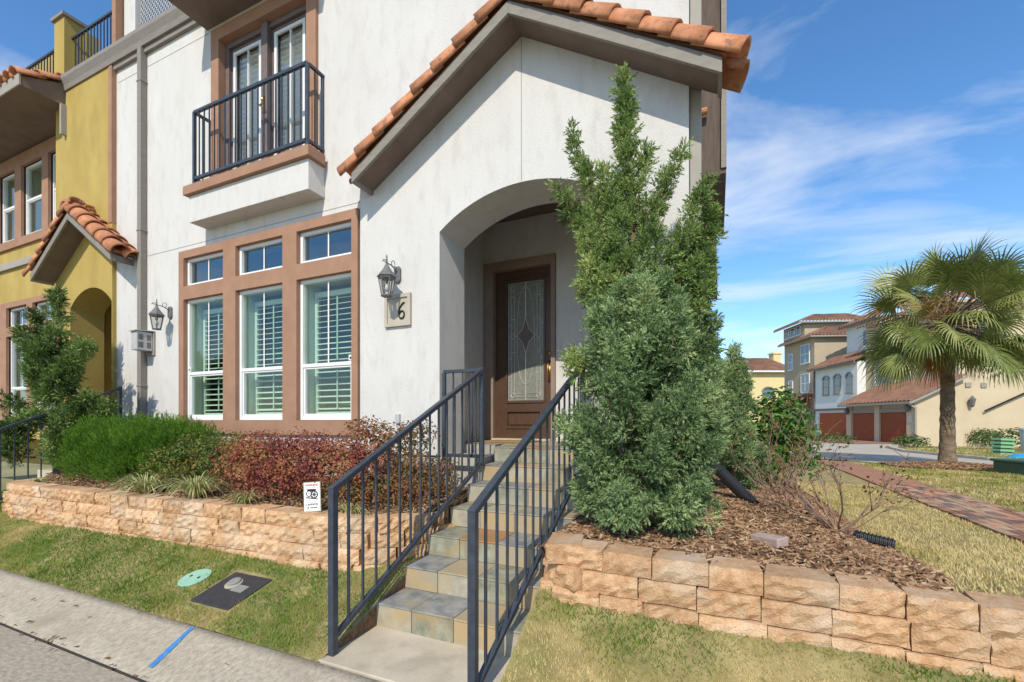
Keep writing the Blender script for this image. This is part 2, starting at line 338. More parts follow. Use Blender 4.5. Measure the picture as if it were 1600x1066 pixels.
def sheet(name, m, xs, ys, zf, kind='structure', mask=None):
    X, Y = np.meshgrid(xs, ys); Z = zf(X, Y); nx = len(xs)
    v = [(float(a), float(b), float(c)) for a, b, c in zip(X.ravel(), Y.ravel(), np.broadcast_to(Z, X.shape).ravel())]
    f = []
    for j in range(len(ys)-1):
        for i in range(nx-1):
            if mask is None or mask(0.5*(xs[i]+xs[i+1]), 0.5*(ys[j]+ys[j+1])): f.append((j*nx+i, j*nx+i+1, (j+1)*nx+i+1, (j+1)*nx+i))
    me = bpy.data.meshes.new(name); me.from_pydata(v, [], f); me.materials.append(MATS[m])
    me.polygons.foreach_set('use_smooth', [True]*len(me.polygons)); me.update()
    return tag(put(name, me), kind=kind)
lin = np.linspace
sheet('ground', 'far_ground', lin(-600, 600, 13), lin(-600, 600, 13), lambda x, y: x*0 - 0.12)
sheet('street', 'road', lin(-40, 40, 41), lin(-9, 1.56, 12), lambda x, y: x*0 + 0.0)
# mountable kerb band rising from the street to the lawn
sheet('kerb', 'concrete', lin(-40, 40, 81), np.array([1.572, 1.60, 1.72, 1.85, 1.97, 2.03, 2.045]), lambda x, y: np.interp(y, [1.572, 1.60, 1.72, 1.85, 1.97, 2.03, 2.045], [-0.02, 0.004, 0.020, 0.05, 0.078, 0.088, 0.06]))
j = MB().box(-40, 40, 1.553, 1.585, -0.05, -0.004).build('kerb_joint', 'crack'); tag(j, kind='structure')
fx_ = np.unique(np.concatenate([lin(-9.6, -2.205, 40), lin(-2.205, -1.045, 6), lin(-1.045, 8, 50)]))
sheet('front_lawn', 'lawn_soil', fx_, lin(2.035, 3.35, 18), front_z, mask=lambda x, y: not (-2.205 < x < -1.045))
sheet('side_lawn', 'lawn_soil', lin(-0.9, 16, 70), lin(2.80, 36, 90), lambda x, y: fz(x, y) + 0.01*(vnoise(x, y, 2.0)-0.5))
sheet('mulch_bed', 'mulch_soil', lin(-1.05, 1.35, 40), lin(2.78, 13, 90), bed_z, mask=lambda x, y: x < bed_edge(y))
def lbed_z(x, y): return 0.715 + 0.12 * np.clip((np.asarray(y) - 2.9) / 1.3, 0, 1) + 0.035*(vnoise(x, y, 3.5)-0.5)
arcL = [(-8.76, 3.15), (-8.62, 2.86), (-8.42, 2.73), (-8.1, 2.70), (-6, 2.76), (-4.2, 2.84), (-3.0, 2.88), (-2.72, 2.93), (-2.48, 3.08), (-2.32, 3.30), (-2.24, 3.48)]
arcR = [(-1.02, 3.0), (-0.99, 2.82), (-0.88, 2.745), (-0.6, 2.725), (0.0, 2.72), (0.8, 2.72), (1.6, 2.71), (3.4, 2.70)]
def arcy(x, A): return np.interp(x, [p[0] for p in A], [p[1] for p in A])
sheet('mulch_bed', 'mulch_soil', lin(-8.8, -2.24, 160), lin(2.72, 4.3, 40), lbed_z, mask=lambda x, y: y > arcy(x, arcL) + 0.04)
def soil_face(x, ys, zf, d=0.0):
    v = []
    for y in ys: v += [(x, float(y), -0.1), (x, float(y), float(zf(x, y)))]
    mb_ = [(2*k, 2*k+1, 2*k+3, 2*k+2) for k in range(len(ys)-1)]
    me = bpy.data.meshes.new('lawn_edge'); me.from_pydata(v, [], mb_); me.materials.append(MATS['mulch_soil']); return tag(put('lawn_edge', me), kind='structure')
soil_face(-2.206, lin(2.045, 3.35, 14), front_z); soil_face(-1.044, lin(2.045, 3.35, 14), front_z); soil_face(-2.238, lin(3.32, 4.28, 10), lbed_z); soil_face(-1.042, lin(2.8, 4.2, 10), bed_z)
# far street and drive in front of the garages
far = MB()
fp = [(3.3, 17.4), (4.7, 15.5), (6.3, 14.0), (9.5, 11.6), (16, 9.0), (16, 14.2), (9.5, 17.2), (8.0, 19.5), (7.5, 25), (8.5, 31), (12.2, 38), (7, 45), (1.6, 45), (-2, 30), (1.2, 21)]
o = far.add([(x, y, float(fz(x, y)) + 0.03) for x, y in fp], [tuple(range(len(fp)))])
import bmesh
_me = bpy.data.meshes.new('far_street'); _me.from_pydata(far.v, [], far.f)
_bm = bmesh.new(); _bm.from_mesh(_me); bmesh.ops.triangulate(_bm, faces=_bm.faces); bmesh.ops.subdivide_edges(_bm, edges=_bm.edges, cuts=6, use_grid_fill=True)
for v_ in _bm.verts: v_.co.z = float(fz(v_.co.x, v_.co.y)) + 0.03
_bm.to_mesh(_me); _bm.free(); _me.materials.append(MATS['far_road']); tag(put('far_street', _me), kind='structure')
# kerb lip of the far street
kl = MB(); kp = [(9.5, 17.2), (8.0, 19.5), (7.5, 25), (8.5, 31), (12.2, 38)]
for a, b in zip(kp[:-1], kp[1:]): kl.bar((a[0], a[1], float(fz(*a))+0.06), (b[0], b[1], float(fz(*b))+0.06), 0.18, 0.13)
tag(kl.build('far_kerb', 'concrete_pale'), kind='structure')

# brick path beside the lawn
def path_l(y): return np.interp(y, [3, 4.6, 8, 12, 15.5], [2.45, 2.42, 2.55, 2.68, 2.75])
path = sheet('brick_path', 'path_sand', lin(0, 1, 5), lin(3.0, 16.5, 50), lambda x, y: y*0)
for vtx in path.data.vertices:
    t, y = vtx.co.x, vtx.co.y; x = float(path_l(y)) + t*0.80; vtx.co = (x, y, float(fz(x, y)) + 0.012)
bm_ = MB().box(-0.048, 0.048, -0.098, 0.098, -0.03, 0.012).mesh('brick', 'brick_path')
bh_ = MB().box(-0.098, 0.098, -0.048, 0.048, -0.03, 0.012).mesh('brick', 'brick_path')
pm('brick_dark', (0.15, 0.105, 0.085), (0.20, 0.14, 0.11), 0.9, 10, rand=0.2); pm('brick_tan', (0.36, 0.235, 0.15), (0.42, 0.28, 0.18), 0.9, 10, rand=0.15)
bms_ = [bm_, bm_] + [MB().box(-0.046, 0.046, -0.096, 0.096, -0.03, 0.012).mesh('brick', m_) for m_ in ('brick_path', 'brick_dark', 'brick_tan', 'brick_tan')]
nb = 0
yy = 3.6
row = 0
while yy < 10.2:
    for k in range(8):
        if nb >= 290: break
        y = yy + (0.1 if k % 2 else 0.0); x = float(path_l(y)) + 0.05 + k*0.1
        b = put('brick', rnd.choice(bms_), path); b.location = (x, y, float(fz(x, y)) + 0.016 + rnd.uniform(-.002, .003))
        b.rotation_euler = (-0.05 if y < 5 else -0.015, 0, rnd.uniform(-.02, .02)); nb += 1
    yy += 0.203; row += 1
rest = MB()
while yy < 16.3:
    for k in range(8):
        y = yy + (0.1 if k % 2 else 0.0); x = float(path_l(y)) + 0.05 + k*0.1; z = float(fz(x, y)) + 0.016
        rest.box(x-.048, x+.048, y-.098, y+.098, z-.03, z+.012)
    yy += 0.203
tag(rest.build('brick', 'brick_path', path), kind='stuff')

# ------------------------------------------------------------------ walls with openings
def wall_grid(mb, xs, zs, solid, y0, y1):
    """solid(i,j): cell filled; front at y0, back at y1, reveals where a filled cell meets an open one"""
    nx, nz_ = len(xs)-1, len(zs)-1
    for i in range(nx):
        for j in range(nz_):
            if not solid(i, j): continue
            a, b, c, d = xs[i], xs[i+1], zs[j], zs[j+1]
            mb.add([(a,y0,c),(b,y0,c),(b,y0,d),(a,y0,d)], [(0,1,2,3)]); mb.add([(a,y1,c),(b,y1,c),(b,y1,d),(a,y1,d)], [(3,2,1,0)])
            if i == 0 or not solid(i-1, j): mb.add([(a,y0,c),(a,y0,d),(a,y1,d),(a,y1,c)], [(0,1,2,3)])
            if i == nx-1 or not solid(i+1, j): mb.add([(b,y0,c),(b,y1,c),(b,y1,d),(b,y0,d)], [(0,1,2,3)])
            if j == 0 or not solid(i, j-1): mb.add([(a,y0,c),(a,y1,c),(b,y1,c),(b,y0,c)], [(0,1,2,3)])
            if j == nz_-1 or not solid(i, j+1): mb.add([(a,y0,d),(b,y0,d),(b,y1,d),(a,y1,d)], [(0,1,2,3)])
    return mb
def wall_holes(mb, x0, x1, z0, z1, holes, y0, y1):
    xs = sorted({x0, x1, *[h[0] for h in holes], *[h[1] for h in holes]}); zs = sorted({z0, z1, *[h[2] for h in holes], *[h[3] for h in holes]})
    def solid(i, j):
        cx = (xs[i]+xs[i+1])/2; cz = (zs[j]+zs[j+1])/2
        return not any(h[0] < cx < h[1] and h[2] < cz < h[3] for h in holes)
    return wall_grid(mb, xs, zs, solid, y0, y1)
def arch_wall(mb, x0, x1, z0, z1, ax0, ax1, spring, rise, y0, y1, n=28, zb=None):
    """wall with a segmental-arched opening from z0 (or zb) up"""
    c = (ax0+ax1)/2; hw = (ax1-ax0)/2; R = (hw*hw + rise*rise)/(2*rise); zc_ = spring + rise - R
    def arc(x): return zc_ + math.sqrt(max(R*R - (x-c)**2, 0))
    for a, b in ((x0, ax0), (ax1, x1)):
        if b - a > 1e-4: mb.box(a, b, y0, y1, z0, z1)
    xs = [ax0 + (ax1-ax0)*i/n for i in range(n+1)]
    for a, b in zip(xs[:-1], xs[1:]):
        za_, zb_ = arc(a), arc(b)
        mb.add([(a,y0,za_),(b,y0,zb_),(b,y0,z1),(a,y0,z1)], [(0,1,2,3)]); mb.add([(a,y1,za_),(b,y1,zb_),(b,y1,z1),(a,y1,z1)], [(3,2,1,0)])
        mb.add([(a,y0,za_),(a,y1,za_),(b,y1,zb_),(b,y0,zb_)], [(0,1,2,3)])
    return mb

# barrel roof tile: half tube with thickness, axis along +x (downhill = +x), wider at the low end
def barrel_mesh(L=0.40, r0=0.122, r1=0.150, th=0.02, n=12):
    mb = MB(); ring = []
    for (x, r) in ((0, r0), (L, r1)):
        for rr in (r, r - th):
            ring.append([(x, rr*math.cos(math.pi*k/n), rr*math.sin(math.pi*k/n)*0.95) for k in range(n+1)])
    vs = sum(ring, []); m_ = n+1
    f = []
    for k in range(n):
        f += [(k, k+1, 2*m_+k+1, 2*m_+k), (m_+k+1, m_+k, 3*m_+k, 3*m_+k+1), (2*m_+k, 2*m_+k+1, 3*m_+k+1, 3*m_+k), (k+1, k, m_+k, m_+k+1)]
    f += [(0, 2*m_, 3*m_, m_), (n, m_+n, 3*m_+n, 2*m_+n)]
    return mb.add(vs, f).mesh('roof_tile', 'tile', smooth=True)
TILE = barrel_mesh()
for p_ in TILE.polygons: p_.use_smooth = len(p_.vertices) == 4 and p_.area > 0.0012

def gable(house, cx, zb, hl, hr, slope, yf, yw, drop_r=True, rows=2):
    """small decorative gable: fascia, soffit, roof deck and barrel tiles; zb = fascia underside at the apex"""
    fh = 0.12; t = 0.035
    deck = MB()
    for s, hw in ((-1, hl), (1, hr)):
        xe = cx + s*hw; ze = zb - slope*hw
        deck.prism([(cx, yf+t, zb+fh+0.005), (xe, yf+t, ze+fh+0.005), (xe, yf+t, ze+fh+0.045), (cx, yf+t, zb+fh+0.045)], (0, yw-yf-t-0.002, 0))
    roof = deck.build('porch_roof', 'soffit', house)
    for s, hw in ((-1, hl), (1, hr)):
        xe = cx + s*hw; ze = zb - slope*hw; fa = MB()
        fa.prism([(cx, yf, zb), (xe, yf, ze), (xe, yf, ze+fh), (cx, yf, zb+fh)], (0, t, 0))
        fa.prism([(xe - s*0.0, yf+t+0.001, ze+0.0), (xe - s*0.03, yf+t+0.001, ze+0.0186), (xe - s*0.03, yf+t+0.001, ze+fh-0.005), (xe, yf+t+0.001, ze+fh-0.01)], (0, yw-yf-t-0.004, 0))
        fa.build('fascia', 'taupe', roof, bevel=0.004)
        so = MB(); so.prism([(cx, yf+t+0.002, zb+0.03), (xe-s*0.031, yf+t+0.002, ze+0.03+0.02), (xe-s*0.031, yf+t+0.002, ze+0.05+0.02), (cx, yf+t+0.002, zb+0.05)], (0, yw-yf-t-0.005, 0))
        so.build('soffit', 'soffit', roof)
        ang = math.atan(slope); step = 0.25; nt = int(math.ceil((hw+0.02)/step))
        ln = math.hypot(1, slope)
        for r in range(rows):
            yc = yf + 0.085 + r*0.19
            for k in range(nt):
                d = hw + 0.04 - (k+1)*step      # uphill start of the tile, measured from the ridge
                x = cx + s*d; z = zb + fh - slope*d + 0.016
                o = put('roof_tile', TILE, roof)
                o.location = (x, yc + rnd.uniform(-.006, .006), z + rnd.uniform(-.004, .006) + (0.05 if r == 0 else 0.0))
                o.rotation_euler = Matrix.Rotation(0 if s > 0 else math.pi, 4, 'Z').to_euler()
                o.rotation_euler = ((0.38 if s > 0 else -0.38)*(1 if r == 0 else 0) + rnd.uniform(-.03, .03), ang - 0.055 + rnd.uniform(-.01, .01), 0 if s > 0 else math.pi)
    # pan tiles: concave strip between the covers, and ridge cap
    for s, hw in ((-1, hl), (1, hr)):
        xe = cx + s*(hw+0.03); ze = zb - slope*(hw+0.03)
        pn = MB(); pn.prism([(cx, yf+0.05, zb+fh+0.047), (xe, yf+0.05, ze+fh+0.047), (xe, yf+0.05, ze+fh+0.07), (cx, yf+0.05, zb+fh+0.07)], (0, yw-yf-0.052, 0))
        pn.build('pan_tile', 'tile', roof)
    o = put('ridge_tile', TILE, roof); o.location = (cx, yf-0.055, zb+fh+0.075); o.rotation_euler = (0, 0, math.pi/2); o.scale = (1.0, 1.05, 0.9)
    return roof

# ------------------------------------------------------------------ windows
def sash_window(house, x0, x1, z0, z1, yg, meet=None, muntin=True, slats=True, glass='glass', sticker=False):
    """white vinyl window: frame mesh with panes, muntin, plantation shutter (stile frame + louvres)"""
    fw = 0.045; fr = MB()
    y0, y1 = yg-0.035, yg+0.035
    holes = [(x0+fw, x1-fw, z0+fw, (meet-0.022 if meet else z1-fw))]
    if meet: holes.append((x0+fw, x1-fw, meet+0.022, z1-fw))
    wall_holes(fr, x0, x1, z0, z1, holes, y0, y1)
    if meet:   # lower sash stands a little proud of the upper
        wall_holes(fr, x0+fw+0.002, x1-fw-0.002, z0+fw+0.002, meet-0.024, [(x0+fw+0.03, x1-fw-0.03, z0+fw+0.035, meet-0.045)], y0+0.012, y1-0.012)
    win = fr.build('window', 'white_vinyl', house)
    for h in holes:
        MB().box(h[0]+0.001, h[1]-0.001, yg+0.002, yg+0.008, h[2]+0.001, h[3]-0.001).build('pane', glass, win)
    if muntin:
        cx = (x0+x1)/2; h = holes[-1]
        MB().box(cx-0.010, cx+0.010, yg-0.006, yg-0.001, h[2], h[3]).build('muntin', 'white_vinyl', win)
    if slats:
        ys = yg + 0.20; MB_ = MB(); st = 0.05
        lo, hi = z0+0.03, z1-0.10
        mid = (meet + 0.02) if meet else (lo+hi)/2
        wall_holes(MB_, x0+0.012, x1-0.012, lo, hi, [(x0+0.012+st, x1-0.012-st, lo+0.08, mid-0.04), (x0+0.012+st, x1-0.012-st, mid+0.04, hi-0.07)], ys-0.014, ys+0.014)
        MB_.build('shutter_frame', 'shutter', win)
        sl = MB(); wx = (x1-x0) - 2*(0.012+st) - 0.006
        a = math.radians(18); n_ = 8; hw_, ht_ = 0.044, 0.0055
        pts = []
        for k in range(n_):
            t = 2*math.pi*k/n_; py, pz = hw_*math.cos(t), ht_*math.sin(t)
            pts.append((-wx/2, py*math.cos(a)-pz*math.sin(a), py*math.sin(a)+pz*math.cos(a)))
        sm = sl.prism(pts, (wx, 0, 0)).mesh('slat', 'shutter', smooth=False)
        for (za_, zb_) in ((lo+0.08, mid-0.04), (mid+0.04, hi-0.07)):
            n2 = int((zb_-za_)/0.072); stp = (zb_-za_)/n2
            for k in range(n2):
                o = put('slat', sm, win); o.location = ((x0+x1)/2, ys, za_ + (k+0.5)*stp); o.rotation_euler = (rnd.uniform(-.05, .05), 0, 0)
            MB().box((x0+x1)/2-0.006, (x0+x1)/2+0.006, ys-0.062, ys-0.05, za_+0.03, zb_-0.03).build('tilt_rod', 'shutter', win)
    # drywall reveal inside
    rv = MB()
    wall_holes(rv, x0-0.05, x1+0.05, z0-0.05, z1+0.05, [(x0+0.004, x1-0.004, z0+0.004, z1-0.004)], y1+0.003, yg+0.30)
    rv.build('reveal', 'drywall', win)
    if sticker:
        sx = x1-0.09 if sticker > 0 else x0+0.02
        MB().box(sx, sx+0.055, y0-0.004, y0-0.001, meet+0.03, meet+0.10).build('sticker', 'sign_white', win)
        MB().box(sx+0.016, sx+0.039, y0-0.007, y0-0.005, meet+0.045, meet+0.075).build('sticker_print', 'black', win)
    return win

# ------------------------------------------------------------------ the white town house
D, DG = 4.30, 4.24
house = thing('town_house', 'white stucco town house with tiled porch gable and small iron balcony', 'house')
house.location = (0, 0, 0)
mw = MB()
WX0, WX1, WZ0, WZ1 = -7.5, -3.96, 1.37, 4.13
DX0, DX1, DZ0, DZ1 = -6.73, -4.65, 4.86, 7.236
wall_holes(mw, -9.30, -6.90, 1.17, 7.75, [(WX0+0.03, -6.90, WZ0+0.03, WZ1-0.03)], D, D+0.22)
wall_holes(mw, -6.90, -3.90, 1.17, 11.0, [(-6.90, WX1-0.03, WZ0+0.03, WZ1-0.03), (DX0+0.03, DX1-0.03, DZ0+0.03, DZ1-0.03)], D, D+0.22)
mw.build('wall', 'stucco_white', house)
gw = MB()
arch_wall(gw, -3.905, -0.22, 1.27, 11.0, -2.78, -0.82, 3.63, 0.34, DG, 4.78)
gw.box(-3.905, -2.78, DG, 4.78, 1.17, 1.27); gw.box(-0.82, -0.22, DG, 4.78, 1.17, 1.27)
gw.build('wall', 'stucco_white', house)
al = MB()                                   # alcove: side walls, back wall with door opening, side of the house, back
al.box(-3.30, -3.15, 4.782, 6.0, 1.17, 4.45); al.box(-0.50, -0.36, 4.782, 6.0, 1.17, 4.45)
wall_holes(al, -3.30, -0.36, 1.17, 4.45, [(-3.02, -2.05, 1.17, 3.77)], 6.002, 6.2)
al.build('porch_wall', 'stucco_white', house)
MB().box(-3.30, -0.36, 4.782, 6.2, 4.46, 4.55).build('porch_ceiling', 'soffit', house)
sw = MB(); sw.box(-0.36, -0.22, 4.785, 17.0, 0.3, 11.0); sw.box(-9.3, -0.22, 16.8, 17.0, 0.3, 11.0)  # rear wall is out of view, added to close the house for shadow
sw.box(-9.30, -9.10, 4.53, 17.0, 0.3, 7.75); sw.box(-6.9, -6.7, 4.53, 17, 7.7, 11.0)
sw.build('side_wall', 'stucco_white', house)
rf = MB(); rf.box(-6.9, -0.22, 4.31, 17.0, 11.0, 11.2); rf.box(-9.3, -6.7, 4.53, 17.0, 7.6, 7.7); rf.build('unseen_roof_slab', 'taupe', house)  # unseen slabs added to close the top, for shadow and dark rooms
rm = MB(); rm.box(-9.05, -3.32, 6.6, 6.75, 1.2, 4.6); rm.box(-9.05, -3.32, 4.56, 6.75, 1.15, 1.25); rm.box(-9.05, -3.32, 4.56, 6.75, 4.5, 4.62)
rm.box(-8.9, -3.32, 7.4, 7.5, 4.7, 8.0); rm.box(-9.05, -8.95, 4.56, 6.7, 1.2, 4.6); rm.box(-3.42, -3.33, 4.8, 6.7, 1.2, 4.6); rm.build('room', 'room', house)
for a in ((-9.28, -3.9, D+0.03, D+0.2), (-3.9, -2.26, DG+0.03, 4.7), (-1.0, -0.24, DG+0.03, 4.7)): MB().box(*a, 0.4, 1.168).build('foundation', 'concrete_base', house)
# control joints in the stucco
for a in ((-9.25, -6.86, D-0.002, D+0.01, 7.274, 7.284), (-9.25, -3.91, D-0.002, D+0.01, 4.213, 4.223), (-1.805, -1.797, DG-0.002, DG+0.01, 3.98, 5.5), (-3.9, -0.24, DG-0.002, DG+0.01, 7.27, 7.28)): MB().box(*a).build('control_joint', 'joint', house)
# window group: brown surround with six openings
cols = [(-7.38, -6.46), (-6.19, -5.25), (-4.99, -4.06)]; rows_ = [(1.56, 3.39), (3.59, 4.016)]
ws = MB(); wall_holes(ws, WX0, WX1, WZ0, WZ1, [(a, b, c, d) for a, b in cols for c, d in rows_], D-0.045, D+0.16)
ws.build('window_surround', 'trim_brown', house, bevel=0.004)
for i, (a, b) in enumerate(cols):
    sash_window(house, a+0.004, b-0.004, 1.564, 3.386, D+0.05, meet=2.27, sticker=(0, 0, 1)[i] or (-1 if i == 0 else 0))
    sash_window(house, a+0.004, b-0.004, 3.594, 4.012, D+0.05, slats=False, glass='glass_blue')
# French doors with surround
ds = MB(); wall_holes(ds, DX0, DX1, DZ0, DZ1, [(-6.56, -4.82, DZ0, 7.06)], D-0.045, D+0.20); ds.build('door_surround', 'trim_brown', house, bevel=0.004)
df = MB(); wall_holes(df, -6.555, -4.825, 4.89, 7.055, [(-6.48, -5.75, 4.93, 6.98), (-5.63, -4.90, 4.93, 6.98)], D+0.06, D+0.16)
df.box(-5.75, -5.63, D+0.02, D+0.058, 4.89, 7.05)
df.build('door_frame', 'bronze_door', house, bevel=0.004)
for a, b in ((-6.478, -5.752), (-5.628, -4.902)):
    dr = MB(); wall_holes(dr, a, b, 4.935, 6.978, [(a+0.09, b-0.09, 5.12, 6.88)], D+0.10, D+0.145)
    dd = dr.build('balcony_door', 'bronze_door', house, bevel=0.003)
    gf = MB(); wall_holes(gf, a+0.07, b-0.07, 5.10, 6.90, [(a+0.115, b-0.115, 5.145, 6.855)], D+0.075, D+0.098); gf.build('glass_frame', 'white_vinyl', dd)
    MB().box(a+0.091, b-0.091, D+0.118, D+0.124, 5.121, 6.879).build('pane', 'glass_clear', dd)
    MB().box((a+b)/2-0.009, (a+b)/2+0.009, D+0.09, D+0.115, 5.146, 6.854).build('muntin', 'white_vinyl', dd)
    fr_ = MB(); wall_holes(fr_, a+0.05, b-0.05, 5.05, 6.93, [(a+0.10, b-0.10, 5.14, 6.84)], D+0.17, D+0.195); fr_.build('shutter_frame', 'shutter', dd)
    wx = b-a-0.21; pts = []
    for k in range(8):
        t = 2*math.pi*k/8; py, pz = 0.040*math.cos(t), 0.005*math.sin(t); aa = math.radians(-28)
        pts.append((-wx/2, py*math.cos(aa)-pz*math.sin(aa), py*math.sin(aa)+pz*math.cos(aa)))
    sm = MB().prism(pts, (wx, 0, 0)).mesh('slat', 'shutter')
    for k in range(23):
        o = put('slat', sm, dd); o.location = ((a+b)/2, D+0.182, 5.18 + k*0.0735)
hd = MB(); hd.box(-5.715, -5.665, D+0.004, D+0.018, 5.80, 6.02); hd.tube([(-5.69, D+0.01, 5.86), (-5.69, D-0.05, 5.86), (-5.62, D-0.055, 5.86)], 0.010, 8); hd.lathe([(0.02, -0.01), (0.02, 0.01)], (-5.69, D-0.005, 5.97), 10)
hd.build('handle', 'brass', house)
# balcony box, sill band and railing
bx_ = MB(); bx_.box(-6.87, -4.536, 4.04, D-0.001, 4.38, 4.758); bx_.build('balcony', 'stucco_white', house, bevel=0.006)
MB().box(-6.93, -4.48, 3.985, D-0.047, 4.76, 4.886).build('balcony_sill', 'trim_brown', house, bevel=0.005)
br = MB(); ry = 4.045; xl, xr = -6.76, -4.56
for x in (xl, xr): br.box(x-0.02, x+0.02, ry-0.02, ry+0.02, 4.887, 5.93)
for z in (5.925, 4.985):
    br.bar((xl, ry-0.0, z), (xr, ry, z), 0.04, 0.04)
    for x in (xl, xr): br.bar((x, ry+0.02, z), (x, D-0.0, z), 0.038, 0.036)
for x in (xl, xr): br.box(x-0.015, x+0.015, D-0.035, D-0.005, 4.887, 5.9)
brl = br.build('balcony_railing', 'metal', house, bevel=0.003)
bal_m = MB().box(-0.007, 0.007, -0.007, 0.007, 0, 0.93).mesh('baluster', 'metal')
for k in range(1, 20):
    o = put('baluster', bal_m, brl); o.location = (xl + (xr-xl)*k/20, ry, 4.99)
for x in (xl, xr):
    o = put('baluster', bal_m, brl); o.location = (x, ry+0.115, 4.99)
# upper overhang above the balcony
ov = MB(); ov.prism([(-6.88, 3.66, 7.33), (-6.88, 4.298, 7.33), (-6.88, 4.298, 7.75), (-6.88, 3.66, 7.48)], (2.43, 0, 0)); ov.build('overhang', 'soffit', house)
# gutter and downpipes
gt = MB(); gp = [(-9.29, 4.16, 7.80), (-9.29, 4.16, 7.74), (-9.29, 4.20, 7.64), (-9.29, 4.215, 7.56), (-9.29, 4.298, 7.56), (-9.29, 4.298, 7.80)]
gt.prism(gp, (2.36, 0, 0)); gt.box(-9.29, -6.91, 4.25, 4.298, 7.48, 7.558); gt.build('gutter', 'taupe', house)
dp = MB(); dp.box(-8.50, -8.40, 4.20, 4.298, 0.80, 7.56)
for z in (2.1, 4.6, 7.0): dp.box(-8.512, -8.388, 4.193, 4.299, z, z+0.03)
dp.build('downpipe', 'taupe', house, bevel=0.008)
dp = MB(); dp.box(-0.215, -0.12, 4.30, 4.40, 0.80, 11.0); dp.box(-0.225, -0.115, 4.29, 4.405, 6.2, 6.24); dp.build('downpipe', 'taupe_light', house, bevel=0.008)
dp = MB(); dp.box(-0.214, -0.13, 4.62, 4.72, 0.80, 11.0); dp.build('downpipe', 'taupe', house, bevel=0.008)
bay = MB(); bay.box(-0.219, 0.10, 7.2, 9.4, 5.15, 11.0); bay.box(-0.219, 0.125, 7.15, 9.45, 5.08, 5.148); bay.build('side_bay', 'dark_panel', house); MB().box(0.06, 0.13, 7.12, 7.198, 5.15, 11.0).build('side_bay_trim', 'taupe', house)
bay = MB(); bay.box(-0.219, 0.0, 12.0, 14.4, 5.15, 11.0); bay.box(-0.219, 0.02, 11.95, 14.45, 5.08, 5.148); bay.build('side_bay', 'dark_panel', house)
vt = MB(); vt.tube([(-0.20, 7.1, 6.0), (-0.12, 7.1, 6.0)], 0.05, 10); vt.build('vent_pipe', 'tile', house)
gable(house, -1.80, 5.41, 1.93, 1.84, 0.62, 3.91, DG)
# roof terrace screen above the gutter
ts = MB(); ts.box(-9.28, -8.95, 4.40, 4.55, 7.76, 9.6); ts.build('terrace_wall', 'stucco_white', house)
la = MB()
for k in range(26):
    x = -8.9 + k*0.08
    for z in range(10): la.bar((x, 4.45, 7.85+z*0.1), (x+0.08, 4.45, 7.95+z*0.1), 0.014, 0.014, (0, 1, 0)); la.bar((x+0.08, 4.455, 7.85+z*0.1), (x, 4.455, 7.95+z*0.1), 0.014, 0.014, (0, 1, 0))
la.box(-8.92, -6.91, 4.43, 4.47, 8.85, 8.90); la.box(-8.92, -6.91, 4.43, 4.47, 7.80, 7.85); la.build('terrace_lattice', 'grey_box', house)
# outlet box on the wall
ob = MB(); ob.box(-3.365, -3.305, DG-0.03, DG-0.001, 1.52, 1.63); ob.build('outlet', 'grey_box', house, bevel=0.004)

# front door
fd = MB(); YD = 6.04
wall_holes(fd, -2.975, -2.095, 1.30, 3.725, [(-2.80, -2.21, 1.83, 3.57), (-2.80, -2.26, 1.45, 1.70)], YD, YD+0.045)
fd.box(-2.80, -2.26, YD+0.02, YD+0.044, 1.45, 1.70)
fdo = fd.build('front_door', 'wood', house, bevel=0.003)
ml = MB()
for a, b, c, d in ((-2.815, -2.195, 1.81, 3.59), (-2.81, -2.25, 1.44, 1.71)):
    wall_holes(ml, a, b, c, d, [(a+0.028, b-0.028, c+0.028, d-0.028)], YD-0.014, YD+0.018)
ml.box(-2.755, -2.305, YD+0.004, YD+0.022, 1.495, 1.655)
ml.box(-2.84, -2.17, YD-0.02, YD-0.001, 3.60, 3.625)
ml.build('moulding', 'wood', fdo, bevel=0.004)
gx0, gx1, gz0, gz1 = -2.785, -2.225, 1.84, 3.56
MB().box(gx0, gx1, YD+0.018, YD+0.026, gz0, gz1).build('pane', 'door_glass', fdo)
ld = MB(); yl = YD+0.013
def came(pts, r=0.0042, closed=False):
    p3 = [(x, yl, z) for x, z in pts]
    if closed: p3.append(p3[0])
    ld.tube(p3, r, 5)
cx = (gx0+gx1)/2; czm = (gz0+gz1)/2 + 0.08
for ins in (0.012, 0.055, 0.105): came([(gx0+ins, gz0+ins), (gx1-ins, gz0+ins), (gx1-ins, gz1-ins), (gx0+ins, gz1-ins)], 0.0042, True)
came([(cx, gz0+0.01), (cx, czm-0.26)]); came([(cx, czm+0.26), (cx, gz1-0.01)])
for s in (-1, 1):
    came([(cx + s*0.135*math.sin(math.pi*k/20)**0.8, czm + 0.70*math.cos(math.pi*k/20)) for k in range(21)])
    came([(cx, czm+0.26), (cx+s*0.05, czm+0.10), (cx+s*0.135, czm), (cx+s*0.05, czm-0.10), (cx, czm-0.26)], 0.006)
    came([(cx+s*0.135, czm), (gx1-0.105 if s > 0 else gx0+0.105, czm)])
    for zc2 in (gz0+0.30, gz0+0.62, gz1-0.62, gz1-0.30):
        came([(cx+s*(gx1-cx-0.012), zc2), (cx+s*(gx1-cx-0.055), zc2)]); came([(cx+s*(gx1-cx-0.055), zc2+0.09), (cx+s*(gx1-cx-0.105), zc2+0.09)])
    for zz in (gz0+0.08, gz1-0.08, czm):
        xx = cx+s*(gx1-cx-0.08); r_ = 0.035; came([(xx-r_, zz), (xx, zz+r_*1.2), (xx+r_, zz), (xx, zz-r_*1.2)], 0.005, True)
ld.build('leading', 'lead', fdo)
bev = MB()
